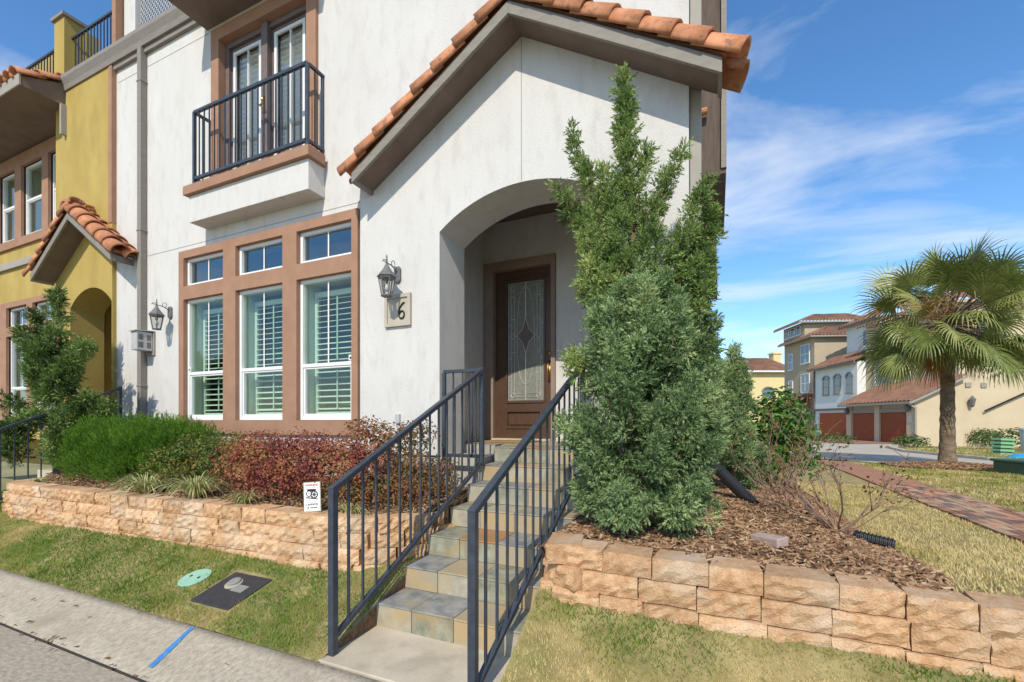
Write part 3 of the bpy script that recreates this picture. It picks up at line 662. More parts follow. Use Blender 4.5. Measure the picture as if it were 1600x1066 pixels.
bev.add([(cx, YD+0.015, czm+0.24), (cx+0.12, YD+0.015, czm), (cx, YD+0.015, czm-0.24), (cx-0.12, YD+0.015, czm)], [(0, 1, 2, 3)]); bev.build('bevelled_diamond', 'bronze_door', fdo)
kn = MB(); kn.box(-2.155, -2.115, YD-0.012, YD-0.001, 2.10, 2.40); kn.tube([(-2.135, YD-0.01, 2.37), (-2.135, YD-0.07, 2.34), (-2.135, YD-0.075, 2.2), (-2.135, YD-0.03, 2.12), (-2.135, YD-0.005, 2.12)], 0.011, 8)
kn.tube([(-2.135, YD-0.002, 2.50), (-2.135, YD-0.03, 2.50)], 0.03, 12); kn.build('handle', 'brass', fdo, smooth=True)
cs = MB(); wall_holes(cs, -3.13, -2.03, 1.272, 3.86, [(-2.98, -2.09, 1.272, 3.73)], 5.955, 6.09); cs.build('door_casing', 'casing_brown', house, bevel=0.006)
MB().box(-2.98, -2.09, 5.90, 6.10, 1.272, 1.298).build('threshold', 'concrete_pale', house, bevel=0.004)

# ------------------------------------------------------------------ yellow neighbour
nb_h = thing('neighbour_house', 'yellow stucco town house joined to the white one, with its own tiled gable', 'house')
yw = MB(); arch_wall(yw, -11.2, -9.302, 1.17, 7.75, -10.68, -9.32, 3.58, 0.30, DG, 4.74); yw.build('wall', 'stucco_yellow', nb_h)
yr = MB(); ncol = [(-14.6, -13.8), (-13.5, -12.6), (-12.34, -11.45)]; ncl = [(-15.4, -14.5), (-14.2, -13.26), (-13.0, -12.08)]
hol = [(a, b, 5.47, 6.98) for a, b in ncol] + [(a, b, c, d) for a, b in ncl for c, d in rows_]
wall_holes(yr, -19, -11.0, 1.17, 9.0, hol, 4.6, 4.8); yr.build('wall', 'stucco_yellow', nb_h)
yb = MB(); yb.box(-19, -9.32, 5.9, 6.0, 0.4, 7.7); yb.box(-11.2, -10.9, 4.742, 6.0, 0.4, 7.7); yb.build('porch_wall', 'stucco_yellow', nb_h)
MB().box(-11.2, -9.3, 4.742, 5.9, 1.2, 1.26).build('porch_floor', 'concrete_pale', nb_h)
sr = MB(); wall_holes(sr, -14.8, -11.205, 5.30, 7.25, [(a, b, 5.47, 6.98) for a, b in ncol], 4.55, 4.64); sr.build('window_surround', 'trim_brown', nb_h)
sr = MB(); wall_holes(sr, -15.5, -11.95, 1.37, 4.13, [(a, b, c, d) for a, b in ncl for c, d in rows_], 4.55, 4.64); sr.build('window_surround', 'trim_brown', nb_h)
MB().box(-19, -11.21, 4.54, 4.598, 4.86, 5.0).build('band', 'taupe_light', nb_h)
for a, b in ncol: sash_window(nb_h, a+.004, b-.004, 5.474, 6.976, 4.66, meet=6.25, slats=False, muntin=False)
for a, b in ncl:
    sash_window(nb_h, a+.004, b-.004, 1.564, 3.386, 4.66, meet=2.27, slats=False, muntin=True); sash_window(nb_h, a+.004, b-.004, 3.594, 4.012, 4.66, slats=False, glass='glass_blue')
gable(nb_h, -9.95, 4.94, 1.31, 1.31, 0.67, 3.91, DG-0.001)
ov = MB(); ov.prism([(-10.85, 3.66, 7.30), (-10.85, 4.598, 7.30), (-10.85, 4.598, 7.86), (-10.85, 3.66, 7.46)], (-5, 0, 0)); ovo = ov.build('overhang', 'soffit', nb_h)
MB().prism([(-10.845, 3.63, 7.30), (-10.845, 3.655, 7.30), (-10.845, 3.655, 7.49), (-10.845, 3.63, 7.49)], (-5, 0, 0)).build('fascia', 'taupe_light', nb_h)
for k in range(14):
    for r in range(3):
        o = put('roof_tile', TILE, ovo); o.location = (-10.93 - k*0.235, 3.97 + r*0.30, 7.60 + r*0.15); o.rotation_euler = (0, 0, -math.pi/2)
        o.rotation_euler = (0, math.radians(22), -math.pi/2)
MB().box(-10.86, -10.80, 4.16, 4.60, 6.75, 7.30).build('bracket', 'taupe_light', nb_h)
gt = MB(); gt.prism([(-9.292, y, z) for _, y, z in gp], (-1.66, 0, 0)); gt.build('gutter', 'taupe', nb_h)
for a, b in ((-11.42, -11.05), (-15.6, -15.2)):
    pil = MB().box(a, b, 4.30, 4.62, 7.3, 9.08).build('pillar', 'stucco_yellow', nb_h); MB().box(a-.04, b+.04, 4.26, 4.66, 9.08, 9.14).build('pillar_cap', 'taupe', pil)
MB().box(-9.42, -9.31, 4.29, 4.5, 7.81, 9.8).build('end_post', 'trim_brown', nb_h)
MB().box(-9.40, -9.296, DG-0.012, D+0.001, 4.9, 7.56).build('joint_strip', 'trim_brown', nb_h)
tr = MB(); 
for a, b in ((-11.05, -9.42), (-15.2, -11.42)):
    tr.box(a, b, 4.40, 4.44, 8.72, 8.76); tr.box(a, b, 4.40, 4.44, 7.90, 7.93)
tro = tr.build('terrace_railing', 'metal', nb_h)
tb = MB().box(-0.008, 0.008, -0.008, 0.008, 0, 0.80).mesh('baluster', 'metal')
for k in range(1, 15): o = put('baluster', tb, tro); o.location = (-11.05 + k*1.63/15, 4.42, 7.92)
for k in range(1, 32): o = put('baluster', tb, tro); o.location = (-15.2 + k*3.78/32, 4.42, 7.92)

# ------------------------------------------------------------------ steps and railings
SY = [2.56, 2.88, 3.20, 3.55, 3.86, 4.15, 4.45]; SZ = [0.258, 0.427, 0.596, 0.765, 0.935, 1.103, 1.270]
def make_steps():
    st = thing('front_steps', 'slate tiled front steps rising between two black railings to the porch', 'steps')
    core = MB(); y_end = 5.95
    prof = [(-2.20, 2.572, 0.0)]
    for y, z in zip(SY, SZ): prof += [(-2.20, y+0.012, prof[-1][2]), (-2.20, y+0.012, z-0.012)]
    prof += [(-2.20, 4.75, SZ[-1]-0.012), (-2.20, 4.75, 0.0)]
    core.prism(prof[1:], (1.15, 0, 0)); core.box(-3.148, -0.502, 4.78, 5.999, 1.0, SZ[-1]-0.012)
    core.build('step_core', 'grout', st)
    xs = [-2.212, -1.905, -1.572, -1.258, -1.038]; pal = ['slate_green', 'slate_grey', 'slate_ochre', 'slate_pale', 'slate_rust']
    choice_t = ['slate_grey', 'slate_grey', 'slate_ochre', 'slate_green', 'slate_grey', 'slate_ochre', 'slate_green', 'slate_pale', 'slate_green', 'slate_rust', 'slate_grey', 'slate_ochre', 'slate_green', 'slate_pale', 'slate_grey', 'slate_ochre']
    choice_r = ['slate_pale', 'slate_green', 'slate_ochre', 'slate_pale', 'slate_ochre', 'slate_pale', 'slate_green', 'slate_ochre', 'slate_green', 'slate_green', 'slate_ochre', 'slate_grey', 'slate_pale', 'slate_ochre', 'slate_ochre', 'slate_grey']
    g = 0.003; n = 0
    zlo = 0.088
    for k in range(7):
        y, z = SY[k], SZ[k]; yb_ = (SY[k+1]+0.010) if k < 6 else 4.77
        for i in range(4):
            h = rnd.uniform(-.001, .002)
            t = MB().box(xs[i]+g, xs[i+1]-g, y-0.006, yb_-0.001, z-0.012, z+h).build('tile', choice_t[n % 16], st, bevel=0.004)
            MB().box(xs[i]+g, xs[i+1]-g, y-0.001+rnd.uniform(0, .002), y+0.011, zlo+0.003, z-0.014).build('tile', choice_r[n % 16], st, bevel=0.002)
            n += 1
        zlo = z
    for i in range(8):
        for j2 in range(4):
            x0 = -3.145 + i*0.33
            MB().box(x0+g, min(x0+0.33-g, -0.505), 4.785+j2*0.3+g, 4.785+(j2+1)*0.3-g, SZ[-1]-0.012, SZ[-1]+rnd.uniform(-.001, .001)).build('tile', pal[(i*3+j2*2) % 4], st, bevel=0.002)
    # stringers clad in slate on both sides
    sd_ = MB(); sd_.prism([(-1.037, y, z) for _, y, z in [(0, 2.58, 0.05)] + [(0, y, z) for yz in zip(SY, SZ, [0.05]+SZ[:-1]) for (y, z) in ((yz[0]+0.013, yz[2]-0.014), (yz[0]+0.013, yz[1]-0.014))][1:] + [(0, 4.2, SZ[-1]-0.2), (0, 4.2, 0.05)]], (0.012, 0, 0))
    sd_.build('side_cladding', 'slate_pale', st)
    return st
steps = make_steps()
pd = MB(); pd.box(-2.22, -1.06, 2.047, 2.585, -0.02, 0.094); tag(pd.build('step_pad', 'concrete_pale', None, bevel=0.006), kind='structure')

RS = 0.475
def railing(label, x, yb, yt, ret=0.0):
    r = thing('stair_railing', label, 'railing', 'black stair railings')
    zt0 = 1.115; zb0 = 0.225
    y0, y1 = yb, yt
    zt = lambda y: zt0 + RS*(y-2.1); zb = lambda y: zb0 + RS*(y-2.19)
    MB().box(x-0.022, x+0.022, y0-0.022, y0+0.022, 0.07, zt(y0)+0.012).build('post', 'metal', r, bevel=0.003)
    MB().box(x-0.022, x+0.022, y1-0.022, y1+0.022, 1.10, zt(y1)+0.03).build('post', 'metal', r, bevel=0.003)
    MB().bar((x, y0-0.018, zt(y0-0.018)), (x, y1, zt(y1)), 0.046, 0.036).build('top_rail', 'metal', r, bevel=0.004)
    MB().bar((x, y0+0.02, zb(y0+0.02)), (x, y1, zb(y1)), 0.034, 0.034).build('bottom_rail', 'metal', r, bevel=0.003)
    n = 14
    for k in range(1, n+1):
        y = y0 + (y1-y0)*k/(n+1)
        MB().box(x-0.007, x+0.007, y-0.007, y+0.007, zb(y)-0.0, zt(y)).build('baluster', 'metal', r)
    if ret:
        xe = x + ret; zz = zt(y1)
        MB().bar((x-0.02 if ret < 0 else x+0.02, y1, zz+0.005), (xe, y1, zz+0.005), 0.04, 0.034).build('top_rail', 'metal', r, bevel=0.003)
        MB().bar((x-0.02, y1, 1.19), (xe, y1, 1.19), 0.034, 0.034).build('bottom_rail', 'metal', r, bevel=0.003)
        MB().box(xe-0.018, xe+0.018, y1-0.018, y1+0.018, 1.10, zz-0.012).build('post', 'metal', r, bevel=0.003)
        for k in range(1, 4):
            xx = x + ret*k/4; MB().box(xx-.007, xx+.007, y1-.007, y1+.007, 1.19, zz).build('baluster', 'metal', r)
    return r
railing('black iron stair railing beside the red-leaved shrubs, with a short return rail at the porch', -2.18, 2.13, 4.10, -0.45)
railing('black iron stair railing beside the tall juniper', -1.135, 2.04, 4.13)
ns = MB()
for k in range(7): ns.box(-9.98, -8.80, SY[k], 4.75, 0.0 if k == 0 else SZ[k-1]-0.01, SZ[k])
nst = tag(ns.build('neighbour_steps', 'concrete_pale', None, bevel=0.01), 'plain concrete steps leading to the yellow house arch', 'steps')
railing('black iron stair railing at the yellow house, next to the spreading juniper', -8.83, 2.10, 4.13)

# ------------------------------------------------------------------ retaining walls of split-face blocks
def block_mesh(wd, h, seed):
    r = random.Random(seed); nx, nz_ = 7, 4; mb = MB(); idx = {}
    front = []
    for j in range(nz_+1):
        for i in range(nx+1):
            u, v = i/nx, j/nz_; e = min(u, 1-u)*wd; f = min(v, 1-v)*h; ed = min(e, f)
            bulge = 0.020 + 0.006*min(1, ed/0.012) + (r.uniform(-.012, .012) if ed > 0.004 else r.uniform(-.014, .006))
            front.append((-wd/2 + u*wd + (r.uniform(-.006, .006) if 0 < i < nx else 0), -bulge, v*h + (r.uniform(-.004, .004) if 0 < j < nz_ else 0)))
    n1 = nx+1; fs = [(j*n1+i, j*n1+i+1, (j+1)*n1+i+1, (j+1)*n1+i) for j in range(nz_) for i in range(nx)]
    nf = len(front); back = [(-wd*0.42, 0.2, 0), (wd*0.42, 0.2, 0), (wd*0.42, 0.2, h), (-wd*0.42, 0.2, h)]
    vs = front + back; B = [nf, nf+1, nf+2, nf+3]
    fs.append(tuple(list(range(nz_*n1, nz_*n1+n1)) + [B[2], B[3]])); fs.append(tuple(list(range(n1-1, -1, -1)) + [B[0], B[1]]))
    fs.append(tuple([j*n1 for j in range(nz_+1)] + [B[3], B[0]])); fs.append(tuple([j*n1+nx for j in range(nz_, -1, -1)] + [B[1], B[2]]))
    fs.append((B[1], B[0], B[3], B[2]))
    me = mb.add(vs, fs).mesh('block', 'block')
    return me
BH = 0.128
BLK = [block_mesh(0.286, BH-0.004, s) for s in range(9)]
def retaining(label, pts, ztop, courses, seed, fall=0.0):
    t = thing('retaining_wall', label, 'wall'); r = random.Random(seed)
    P = [Vector((x, y, 0)) for x, y in pts]; seg = [(a, b, (b-a).length) for a, b in zip(P[:-1], P[1:])]; tot = sum(s[2] for s in seg)
    def at(d):
        for a, b, l in seg:
            if d <= l: return a + (b-a)*(d/l), (b-a).normalized()
            d -= l
        a, b, l = seg[-1]; return b, (b-a).normalized()
    for c in range(courses):
        d = -0.145 if c % 2 else 0.0
        d += r.uniform(-.03, .03)
        while d < tot - 0.06:
            wd = 0.29 * r.uniform(0.86, 1.14); p, tg = at(max(0.05, min(d + wd/2, tot-0.02)))
            nrm = Vector((tg.y, -tg.x, 0)); o = put('block', r.choice(BLK), t)
            batter = 0.016*c
            q = p + nrm*(batter + r.uniform(-.006, .008)); o.location = (q.x, q.y, ztop - fall*max(0, min(d, 2.6)) - (c+1)*BH + r.uniform(-.003, .003))
            o.rotation_euler = (r.uniform(-.012, .012), r.uniform(-.008, .008), math.atan2(tg.y, tg.x) + r.uniform(-.03, .03)); o.scale = (wd/0.29, 1, 1)
            d += wd
    return t
retaining('long tan split-block retaining wall under the red and green shrubs', arcL, 0.75, 5, 3)
retaining('tan split-block retaining wall in front of the junipers and mulch', arcR, 0.785, 4, 5, 0.022)

# ------------------------------------------------------------------ foliage helpers
def plumes_pts(pl, dens, rfill=(0.35, 1.0)):
    """points and growth directions on flame-shaped plumes (base, tip, radius)"""
    Ps, Ds = [], []
    for b, t, R in pl:
        b = np.array(b, float); t = np.array(t, float); ax = t-b; Ln = np.linalg.norm(ax); ax = ax/Ln
        n = max(12, int(dens*Ln*R*6.3)); s = nr.random(n)**0.9; prof = R*np.minimum(1, (s+0.12)*3.2)*np.power(1-s, 0.62) + 0.012
        prof = prof*(0.82 + 0.36*np.sin(s*Ln*38 + nr.random()*6)**2*0.6)
        e1 = unit(np.cross(ax, [0.3, 0.5, 0.81])); e2 = np.cross(ax, e1); th = nr.random(n)*2*np.pi
        o = np.cos(th)[:, None]*e1 + np.sin(th)[:, None]*e2; rr = prof*np.sqrt(rfill[0]**2 + (rfill[1]**2-rfill[0]**2)*nr.random(n))
        wob = 0.03*np.sin(s*9+nr.random()*6)[:, None]*e1
        Ps.append(b + ax*(s*Ln)[:, None] + o*rr[:, None] + wob*R*4); Ds.append(unit(ax*(0.75+0.5*s)[:, None] + o*0.85*(1-0.6*s)[:, None] + 0.25*rdir(n)))
    return np.concatenate(Ps), np.concatenate(Ds)
def juniper(name, label, pl, mat, trunk, dens=260, L=(0.035, 0.06), K=6, ns=11, rt=0.042, cat='tree', group=None, tint_shift=0.0):
    t = thing(name, label, cat, group)
    c, d = plumes_pts(pl, dens, (0.45, 1.0)); m = len(c); tt = 0.5*nr.random(m) + 0.5*vnoise(c[:, 0]+c[:, 1], c[:, 2], 5.0) + tint_shift
    sz = nr.uniform(.65, 1.35, m); c = np.repeat(c, ns, 0); d = np.repeat(d, ns, 0); szr = np.repeat(sz, ns); n = len(c)
    j = rdir(n); p = c + j*(rt*szr*nr.random(n)**0.4)[:, None]; d = unit(d*0.55 + j*1.0 + 0.15*rdir(n)); Ls = nr.uniform(L[0], L[1], n)*szr
    V = sprays(p, d, Ls, K, 0.7, 0.22); tn = np.repeat(tt, ns) + 0.22*(nr.random(n)-0.5)
    np_mesh('crown', V, 3, mat, t, np.repeat(tn, K))
    tk = MB()
    for pts, r in trunk: tk.tube(pts, r, 7)
    for b, tp, R in pl:
        b = Vector(b); tp = Vector(tp); tk.tube([b, b.lerp(tp, 0.5), b.lerp(tp, 0.85)], [0.010, 0.006, 0.002], 5)
    tk.build('trunk', 'bark', t, smooth=True)
    return t
def shrub(name, label, lobes, mat, n, leaf=None, spray=None, zmin=0.7, up=0.5, stem='twig', cat='shrub', group=None, shell=(0.45, 1.05), tsc=6.0, base=None):
    t = thing(name, label, cat, group); lob = np.array(lobes, float); vol = lob[:, 3]*lob[:, 4]*lob[:, 5]; pr = vol**(2/3); pr /= pr.sum()
    k = nr.choice(len(lob), n, p=pr); d = rdir(n); d[:, 2] = np.where(d[:, 2] < -0.5, -d[:, 2], d[:, 2])
    r = (shell[0]**2 + (shell[1]**2-shell[0]**2)*nr.random(n))**0.5; r *= 0.86 + 0.28*vnoise(d[:, 0]*3+k*7, d[:, 1]*3+d[:, 2]*3, 2.0)
    p = lob[k, :3] + d*lob[k, 3:6]*r[:, None]; ok = p[:, 2] > zmin; p = p[ok]; d = d[ok]; n = len(p)
    tn = 0.5*nr.random(n) + 0.6*vnoise(p[:, 0]*1.3+p[:, 1], p[:, 2]*1.3, tsc) - 0.05
    if spray:
        L, K, sp, wf = spray; dd = unit(d*0.6 + np.array([0, 0, up]) + 0.35*rdir(n)); V = sprays(p, dd, nr.uniform(L*0.7, L*1.2, n), K, sp, wf); tn = np.repeat(tn, K)
        np_mesh('foliage', V, 3, mat, t, tn)
    else:
        l, wd = leaf; nn = unit(d + np.array([0, 0, up]) + 0.9*rdir(n)); s = nr.uniform(0.6, 1.25, n)
        V = leaves(p, nn, l*s, wd*s); np_mesh('foliage', V, 3, mat, t, np.repeat(tn, 2))
    st = MB(); bc = base or (lob[:, 0].mean(), lob[:, 1].mean(), zmin-0.05)
    for c in lob:
        for q in range(3):
            e = Vector(c[:3]) + Vector((rnd.uniform(-1, 1)*c[3], rnd.uniform(-1, 1)*c[4], rnd.uniform(0.1, .9)*c[5]))*0.75
            b = Vector((bc[0]*0.3 + c[0]*0.7 + rnd.uniform(-.08, .08), bc[1]*0.3 + c[1]*0.7 + rnd.uniform(-.06, .06), bc[2])); st.tube([b, b.lerp(e, 0.5) + Vector((rnd.uniform(-.04, .04), 0, 0.03)), e], [0.008, 0.006, 0.002], 5)
    st.build('stem', stem, t)
    return t

# tall twisted juniper by the porch
def px(u, v, Y):
    """size helper used while surveying: point on the plane Y seen at photo coordinates"""
    a = (u-800)/711; yc = 0.9121+0.4099*a; k = Y/yc
    return ((-0.4099+0.9121*a)*k, Y, H + (658-v)/711*k)
R_ = random.Random(21)
tall = []
def plm(u0, v0, u1, v1, Y, R): tall.append((px(u0, v0, Y), px(u1, v1, Y + R_.uniform(-.05, .05)), R*(0.82 if v1 < 440 else 1.0)))
plm(985, 420, 975, 118, 3.75, 0.125); plm(975, 300, 973, 160, 3.75, 0.10); plm(990, 360, 1010, 225, 3.72, 0.09)
plm(930, 330, 890, 200, 3.70, 0.065); plm(960, 340, 896, 240, 3.70, 0.07); plm(1000, 360, 1068, 230, 3.72, 0.07); plm(1010, 380, 1046, 270, 3.78, 0.08)
plm(1040, 420, 1112, 275, 3.78, 0.11); plm(1060, 440, 1118, 325, 3.85, 0.10); plm(945, 380, 868, 290, 3.66, 0.07); plm(950, 400, 885, 330, 3.62, 0.10)
plm(960, 360, 945, 262, 3.68, 0.10); plm(1010, 440, 1085, 360, 3.66, 0.11); plm(960, 440, 905, 372, 3.58, 0.12); plm(985, 470, 965, 330, 3.55, 0.13)
plm(1000, 470, 1020, 345, 3.60, 0.12); plm(1030, 500, 1090, 400, 3.70, 0.12); plm(960, 500, 908, 430, 3.55, 0.13); plm(985, 540, 940, 420, 3.50, 0.14)
plm(1050, 520, 1112, 400, 3.8, 0.13); plm(1060, 470, 1118, 345, 3.85, 0.12); plm(1040, 620, 1118, 530, 3.8, 0.13); plm(1060, 660, 1125, 570, 3.8, 0.13); plm(955, 475, 912, 402, 3.5, 0.13); plm(935, 610, 882, 548, 3.4, 0.11)
plm(1030, 560, 1105, 450, 3.72, 0.13); plm(1000, 560, 1040, 430, 3.55, 0.14); plm(1050, 600, 1118, 500, 3.80, 0.12)
for q in range(14):
    u = R_.uniform(945, 1060); v = R_.uniform(500, 660); tall.append((px(u, v, R_.uniform(3.6, 3.95)), px(u + R_.uniform(-45, 45), v - R_.uniform(80, 140), R_.uniform(3.6, 4.0)), R_.uniform(.10, .15)))
b0 = (-0.62, 3.75, 0.70)
juniper('juniper_tree', 'tall twisted green juniper with irregular spires beside the porch arch', tall, 'juniper',
        [([b0, (-0.63, 3.75, 1.4), (-0.60, 3.74, 2.2), (-0.62, 3.75, 3.4)], [0.07, 0.055, 0.04, 0.012]), ([(-0.61, 3.75, 1.7), (-0.4, 3.75, 2.4), (-0.2, 3.8, 3.0)], [0.035, 0.025, 0.008])], dens=120, ns=18, L=(0.028, 0.052), rt=0.038)
# blue-green junipers at its foot
blue = []
def bprof(z): return float(np.interp(z, [0.78, 1.0, 1.4, 1.75, 2.1, 2.4, 2.6], [0.34, 0.45, 0.50, 0.47, 0.38, 0.24, 0.06]))
for q in range(96):
    a = R_.uniform(0, 2*math.pi); z0 = 0.80 + 1.45*R_.random(); ln_ = R_.uniform(.28, .5); r0 = bprof(z0)*R_.uniform(.1, .8); r1 = bprof(z0 + ln_*.8)*R_.uniform(.85, 1.15) + .03
    blue.append(((-0.50 + r0*math.cos(a), 3.42 + r0*.85*math.sin(a), z0), (-0.50 + r1*math.cos(a), 3.42 + r1*.85*math.sin(a), z0 + ln_), R_.uniform(.065, .115)))
for q in range(14):
    a = R_.uniform(math.pi, 2*math.pi); blue.append(((-0.5 + .25*math.cos(a), 3.42 + .2*math.sin(a), .98), (-0.5 + R_.uniform(.4, .5)*math.cos(a), 3.42 + .42*math.sin(a), R_.uniform(.86, 1.1)), R_.uniform(.08, .11)))
juniper('juniper_bush', 'broad blue-green juniper bush growing against the stair railing in front of the tall one', blue, 'juniper_blue', [([(-0.5, 3.42, 0.70), (-0.5, 3.42, 1.6)], [0.05, 0.02])], dens=100, ns=18, L=(0.028, 0.05), rt=0.04, cat='shrub')
cone = []
for q in range(26):
    a = R_.uniform(0, 2*math.pi); h = q/26; z0 = 0.72 + 1.3*h; rr = 0.33*(1-h)**0.8
    cone.append(((0.19 + rr*0.5*math.cos(a), 6.0 + rr*0.5*math.sin(a), z0), (0.19 + rr*math.cos(a), 6.0 + rr*math.sin(a), min(z0 + 0.45, 2.52)), 0.11))
juniper('juniper_bush', 'small cone-shaped juniper at the house corner, right of the big bush', cone, 'juniper_blue', [([(0.19, 6.0, 0.6), (0.19, 6.0, 2.3)], [0.03, 0.008])], dens=100, ns=18, L=(0.028, 0.05), rt=0.04, cat='shrub')
# spreading juniper at the yellow house
sp = []; cxj, cyj = -9.05, 3.45
for q in range(34):
    a = R_.uniform(0, 2*math.pi); h = R_.random()**1.2; z0 = 0.90 + 1.7*h; rr = R_.uniform(.25, 1.15)*(1.05-0.7*h); ln_ = R_.uniform(.3, .6)
    sp.append(((cxj + rr*0.7*math.cos(a), cyj + rr*0.45*math.sin(a), z0), (cxj + (rr*0.7+ln_*.75)*math.cos(a), cyj + (rr*0.45+ln_*.35)*math.sin(a), z0 + R_.uniform(.02, .4)), R_.uniform(.09, .15)))
sp += [((-8.9, 3.45, 2.2), (-8.02, 3.35, 2.66), 0.11), ((-8.8, 3.4, 2.0), (-8.3, 3.3, 2.42), 0.12), ((-9.1, 3.45, 2.5), (-9.05, 3.45, 3.52), 0.13), ((-9.5, 3.4, 2.3), (-9.6, 3.4, 3.2), 0.14),
       ((-8.75, 3.4, 1.5), (-8.3, 3.3, 2.1), 0.13), ((-8.6, 3.4, 1.3), (-8.05, 3.4, 1.95), 0.12), ((-8.6, 3.3, 1.0), (-8.2, 3.1, 1.5), 0.14), ((-8.5, 3.5, 1.3), (-7.85, 3.6, 1.85), 0.10)]
juniper('juniper_tree', 'spreading dark green juniper in front of the yellow house', sp, 'juniper', [([(cxj, cyj, 0.7), (cxj+.05, cyj, 1.6), (cxj, cyj, 2.8)], [0.07, 0.05, 0.015]), ([(cxj, cyj, 1.9), (-8.6, 3.4, 2.3), (-8.1, 3.36, 2.6)], [0.03, 0.02, 0.005])], dens=55, ns=22, L=(0.045, 0.08), rt=0.06, tint_shift=-0.15)
# rosemary, abelia, loropetalum, roses
ros = [(-8.05, 3.50, 1.02, .36, .36, .38), (-7.75, 3.45, 1.10, .52, .46, .46), (-7.15, 3.46, 1.12, .52, .46, .46), (-6.6, 3.45, 1.12, .5, .44, .46), (-6.05, 3.5, 1.10, .48, .40, .44), (-7.4, 3.25, .95, .5, .3, .32), (-6.7, 3.25, .95, .5, .3, .32)]
shrub('rosemary_bush', 'long bright green needle-leaved bush under the lantern', ros, 'rosemary', 17000, spray=(0.062, 8, 0.7, 0.11), up=0.7, shell=(0.5, 1.05), base=(-7.2, 3.5, .7))
abe = [(-5.95, 3.30, .98, .36, .3, .34), (-5.5, 3.35, 1.04, .40, .36, .36), (-5.05, 3.4, 1.05, .40, .36, .36), (-5.5, 3.65, 1.1, .5, .35, .3)]
shrub('abelia_bush', 'dark green bush with bronze tints below the windows', abe, 'abelia', 6500, leaf=(0.038, 0.02), base=(-5.5, 3.4, .7))
lor = [(-4.75, 3.42, 1.05, .36, .36, .34), (-4.35, 3.38, 1.08, .42, .40, .36), (-3.85, 3.38, 1.10, .42, .40, .34), (-3.4, 3.40, 1.06, .40, .38, .34), (-4.1, 3.2, .92, .5, .25, .26), (-3.1, 3.5, 1.0, .34, .36, .32)]
shrub('loropetalum_bush', 'burgundy-red leafy bush behind the small warning sign', lor, 'loropetalum', 15000, leaf=(0.034, 0.021), base=(-4, 3.4, .7))
rsl = [(-3.35, 3.72, 1.38, .28, .2, .2), (-3.0, 3.70, 1.30, .26, .2, .22), (-2.72, 3.75, 1.36, .22, .18, .2), (-2.65, 3.55, 1.05, .24, .2, .26), (-2.9, 3.35, .92, .3, .2, .18)]
shrub('rose_bush', 'loose bronze-leaved rose bush behind the stair railing', rsl, 'rose_leaf', 2300, leaf=(0.042, 0.026), stem='rose_stem', shell=(0.1, 1.1), base=(-2.95, 3.65, .75))
rb = [(-2.62, 3.30, .88, .22, .14, .16), (-2.55, 3.62, .92, .2, .2, .18), (-2.6, 3.95, .98, .24, .2, .2), (-3.1, 3.15, .86, .26, .14, .14)]
for q, lb_ in zip(rb, ('low brownish leafy plant where the block wall curves in to the steps', 'low brownish leafy plant halfway up beside the stair railing', 'low brownish leafy plant against the foundation by the return rail', 'low brownish leafy plant between the warning sign and the railing')):
    shrub('groundcover_plant', lb_, [q], 'rose_leaf', 480, leaf=(0.036, 0.02), base=(q[0], q[1], .75), group='low plants beside the steps')
gls = [(0.62, 7.4, 1.15, .42, .42, .62), (0.95, 7.6, 1.05, .36, .4, .52), (0.45, 7.0, .95, .36, .36, .42), (0.78, 7.3, 1.55, .34, .34, .46), (1.0, 8.2, 1.2, .4, .4, .7)]
shrub('glossy_shrub', 'upright shrub with large glossy dark green leaves right of the junipers', gls, 'glossy_leaf', 3600, leaf=(0.085, 0.048), zmin=0.5, base=(0.75, 7.4, .4))

# ornamental grass tufts
def tuft(label, x, y, n, ln, seed):
    t = thing('grass_tuft', label, 'grass', 'variegated grass tufts'); r = np.random.default_rng(seed); z = float(lbed_z(x, y))
    a = r.random(n)*2*np.pi; out = r.uniform(.25, 1.0, n); L = r.uniform(.6, 1.1, n)*ln; wv = r.uniform(.004, .008, n); V = []; tn = []
    for k in range(n):
        dv = np.array([math.cos(a[k]), math.sin(a[k]), 0]); sd = np.array([-dv[1], dv[0], 0])*wv[k]; prev = None; b = np.array([x, y, z]) + dv*r.uniform(0, .04)
        for s in range(7):
            u = s/6; c = b + dv*(L[k]*out[k]*u) + np.array([0, 0, L[k]*(1.15*u - (0.55+0.6*out[k])*u*u)]); ww = sd*(1-u**2)
            if prev is not None: V += [prev[0]-prev[1], prev[0]+prev[1], c+ww, c-ww]; tn.append(None)
            prev = (c, ww)
        q = r.random(); tn = [q if v is None else v for v in tn]
    np_mesh('foliage', np.array(V), 4, 'liriope', t, np.array(tn))
tuft('pale striped grass tuft between the green needle bush and the wall', -5.85, 2.98, 220, .55, 1)
tuft('pale striped grass tuft in front of the dark green bronze-tinted bush', -5.0, 3.0, 220, .55, 2)
tuft('small pale grass tuft at the corner of the red bush', -4.2, 3.0, 100, .32, 3)
tuft('pale grass tuft between the warning sign and the railing post', -2.93, 3.06, 60, .3, 4)
tuft('pale grass tuft by the spreading juniper, just behind the wall', -8.35, 3.0, 40, .2, 5)

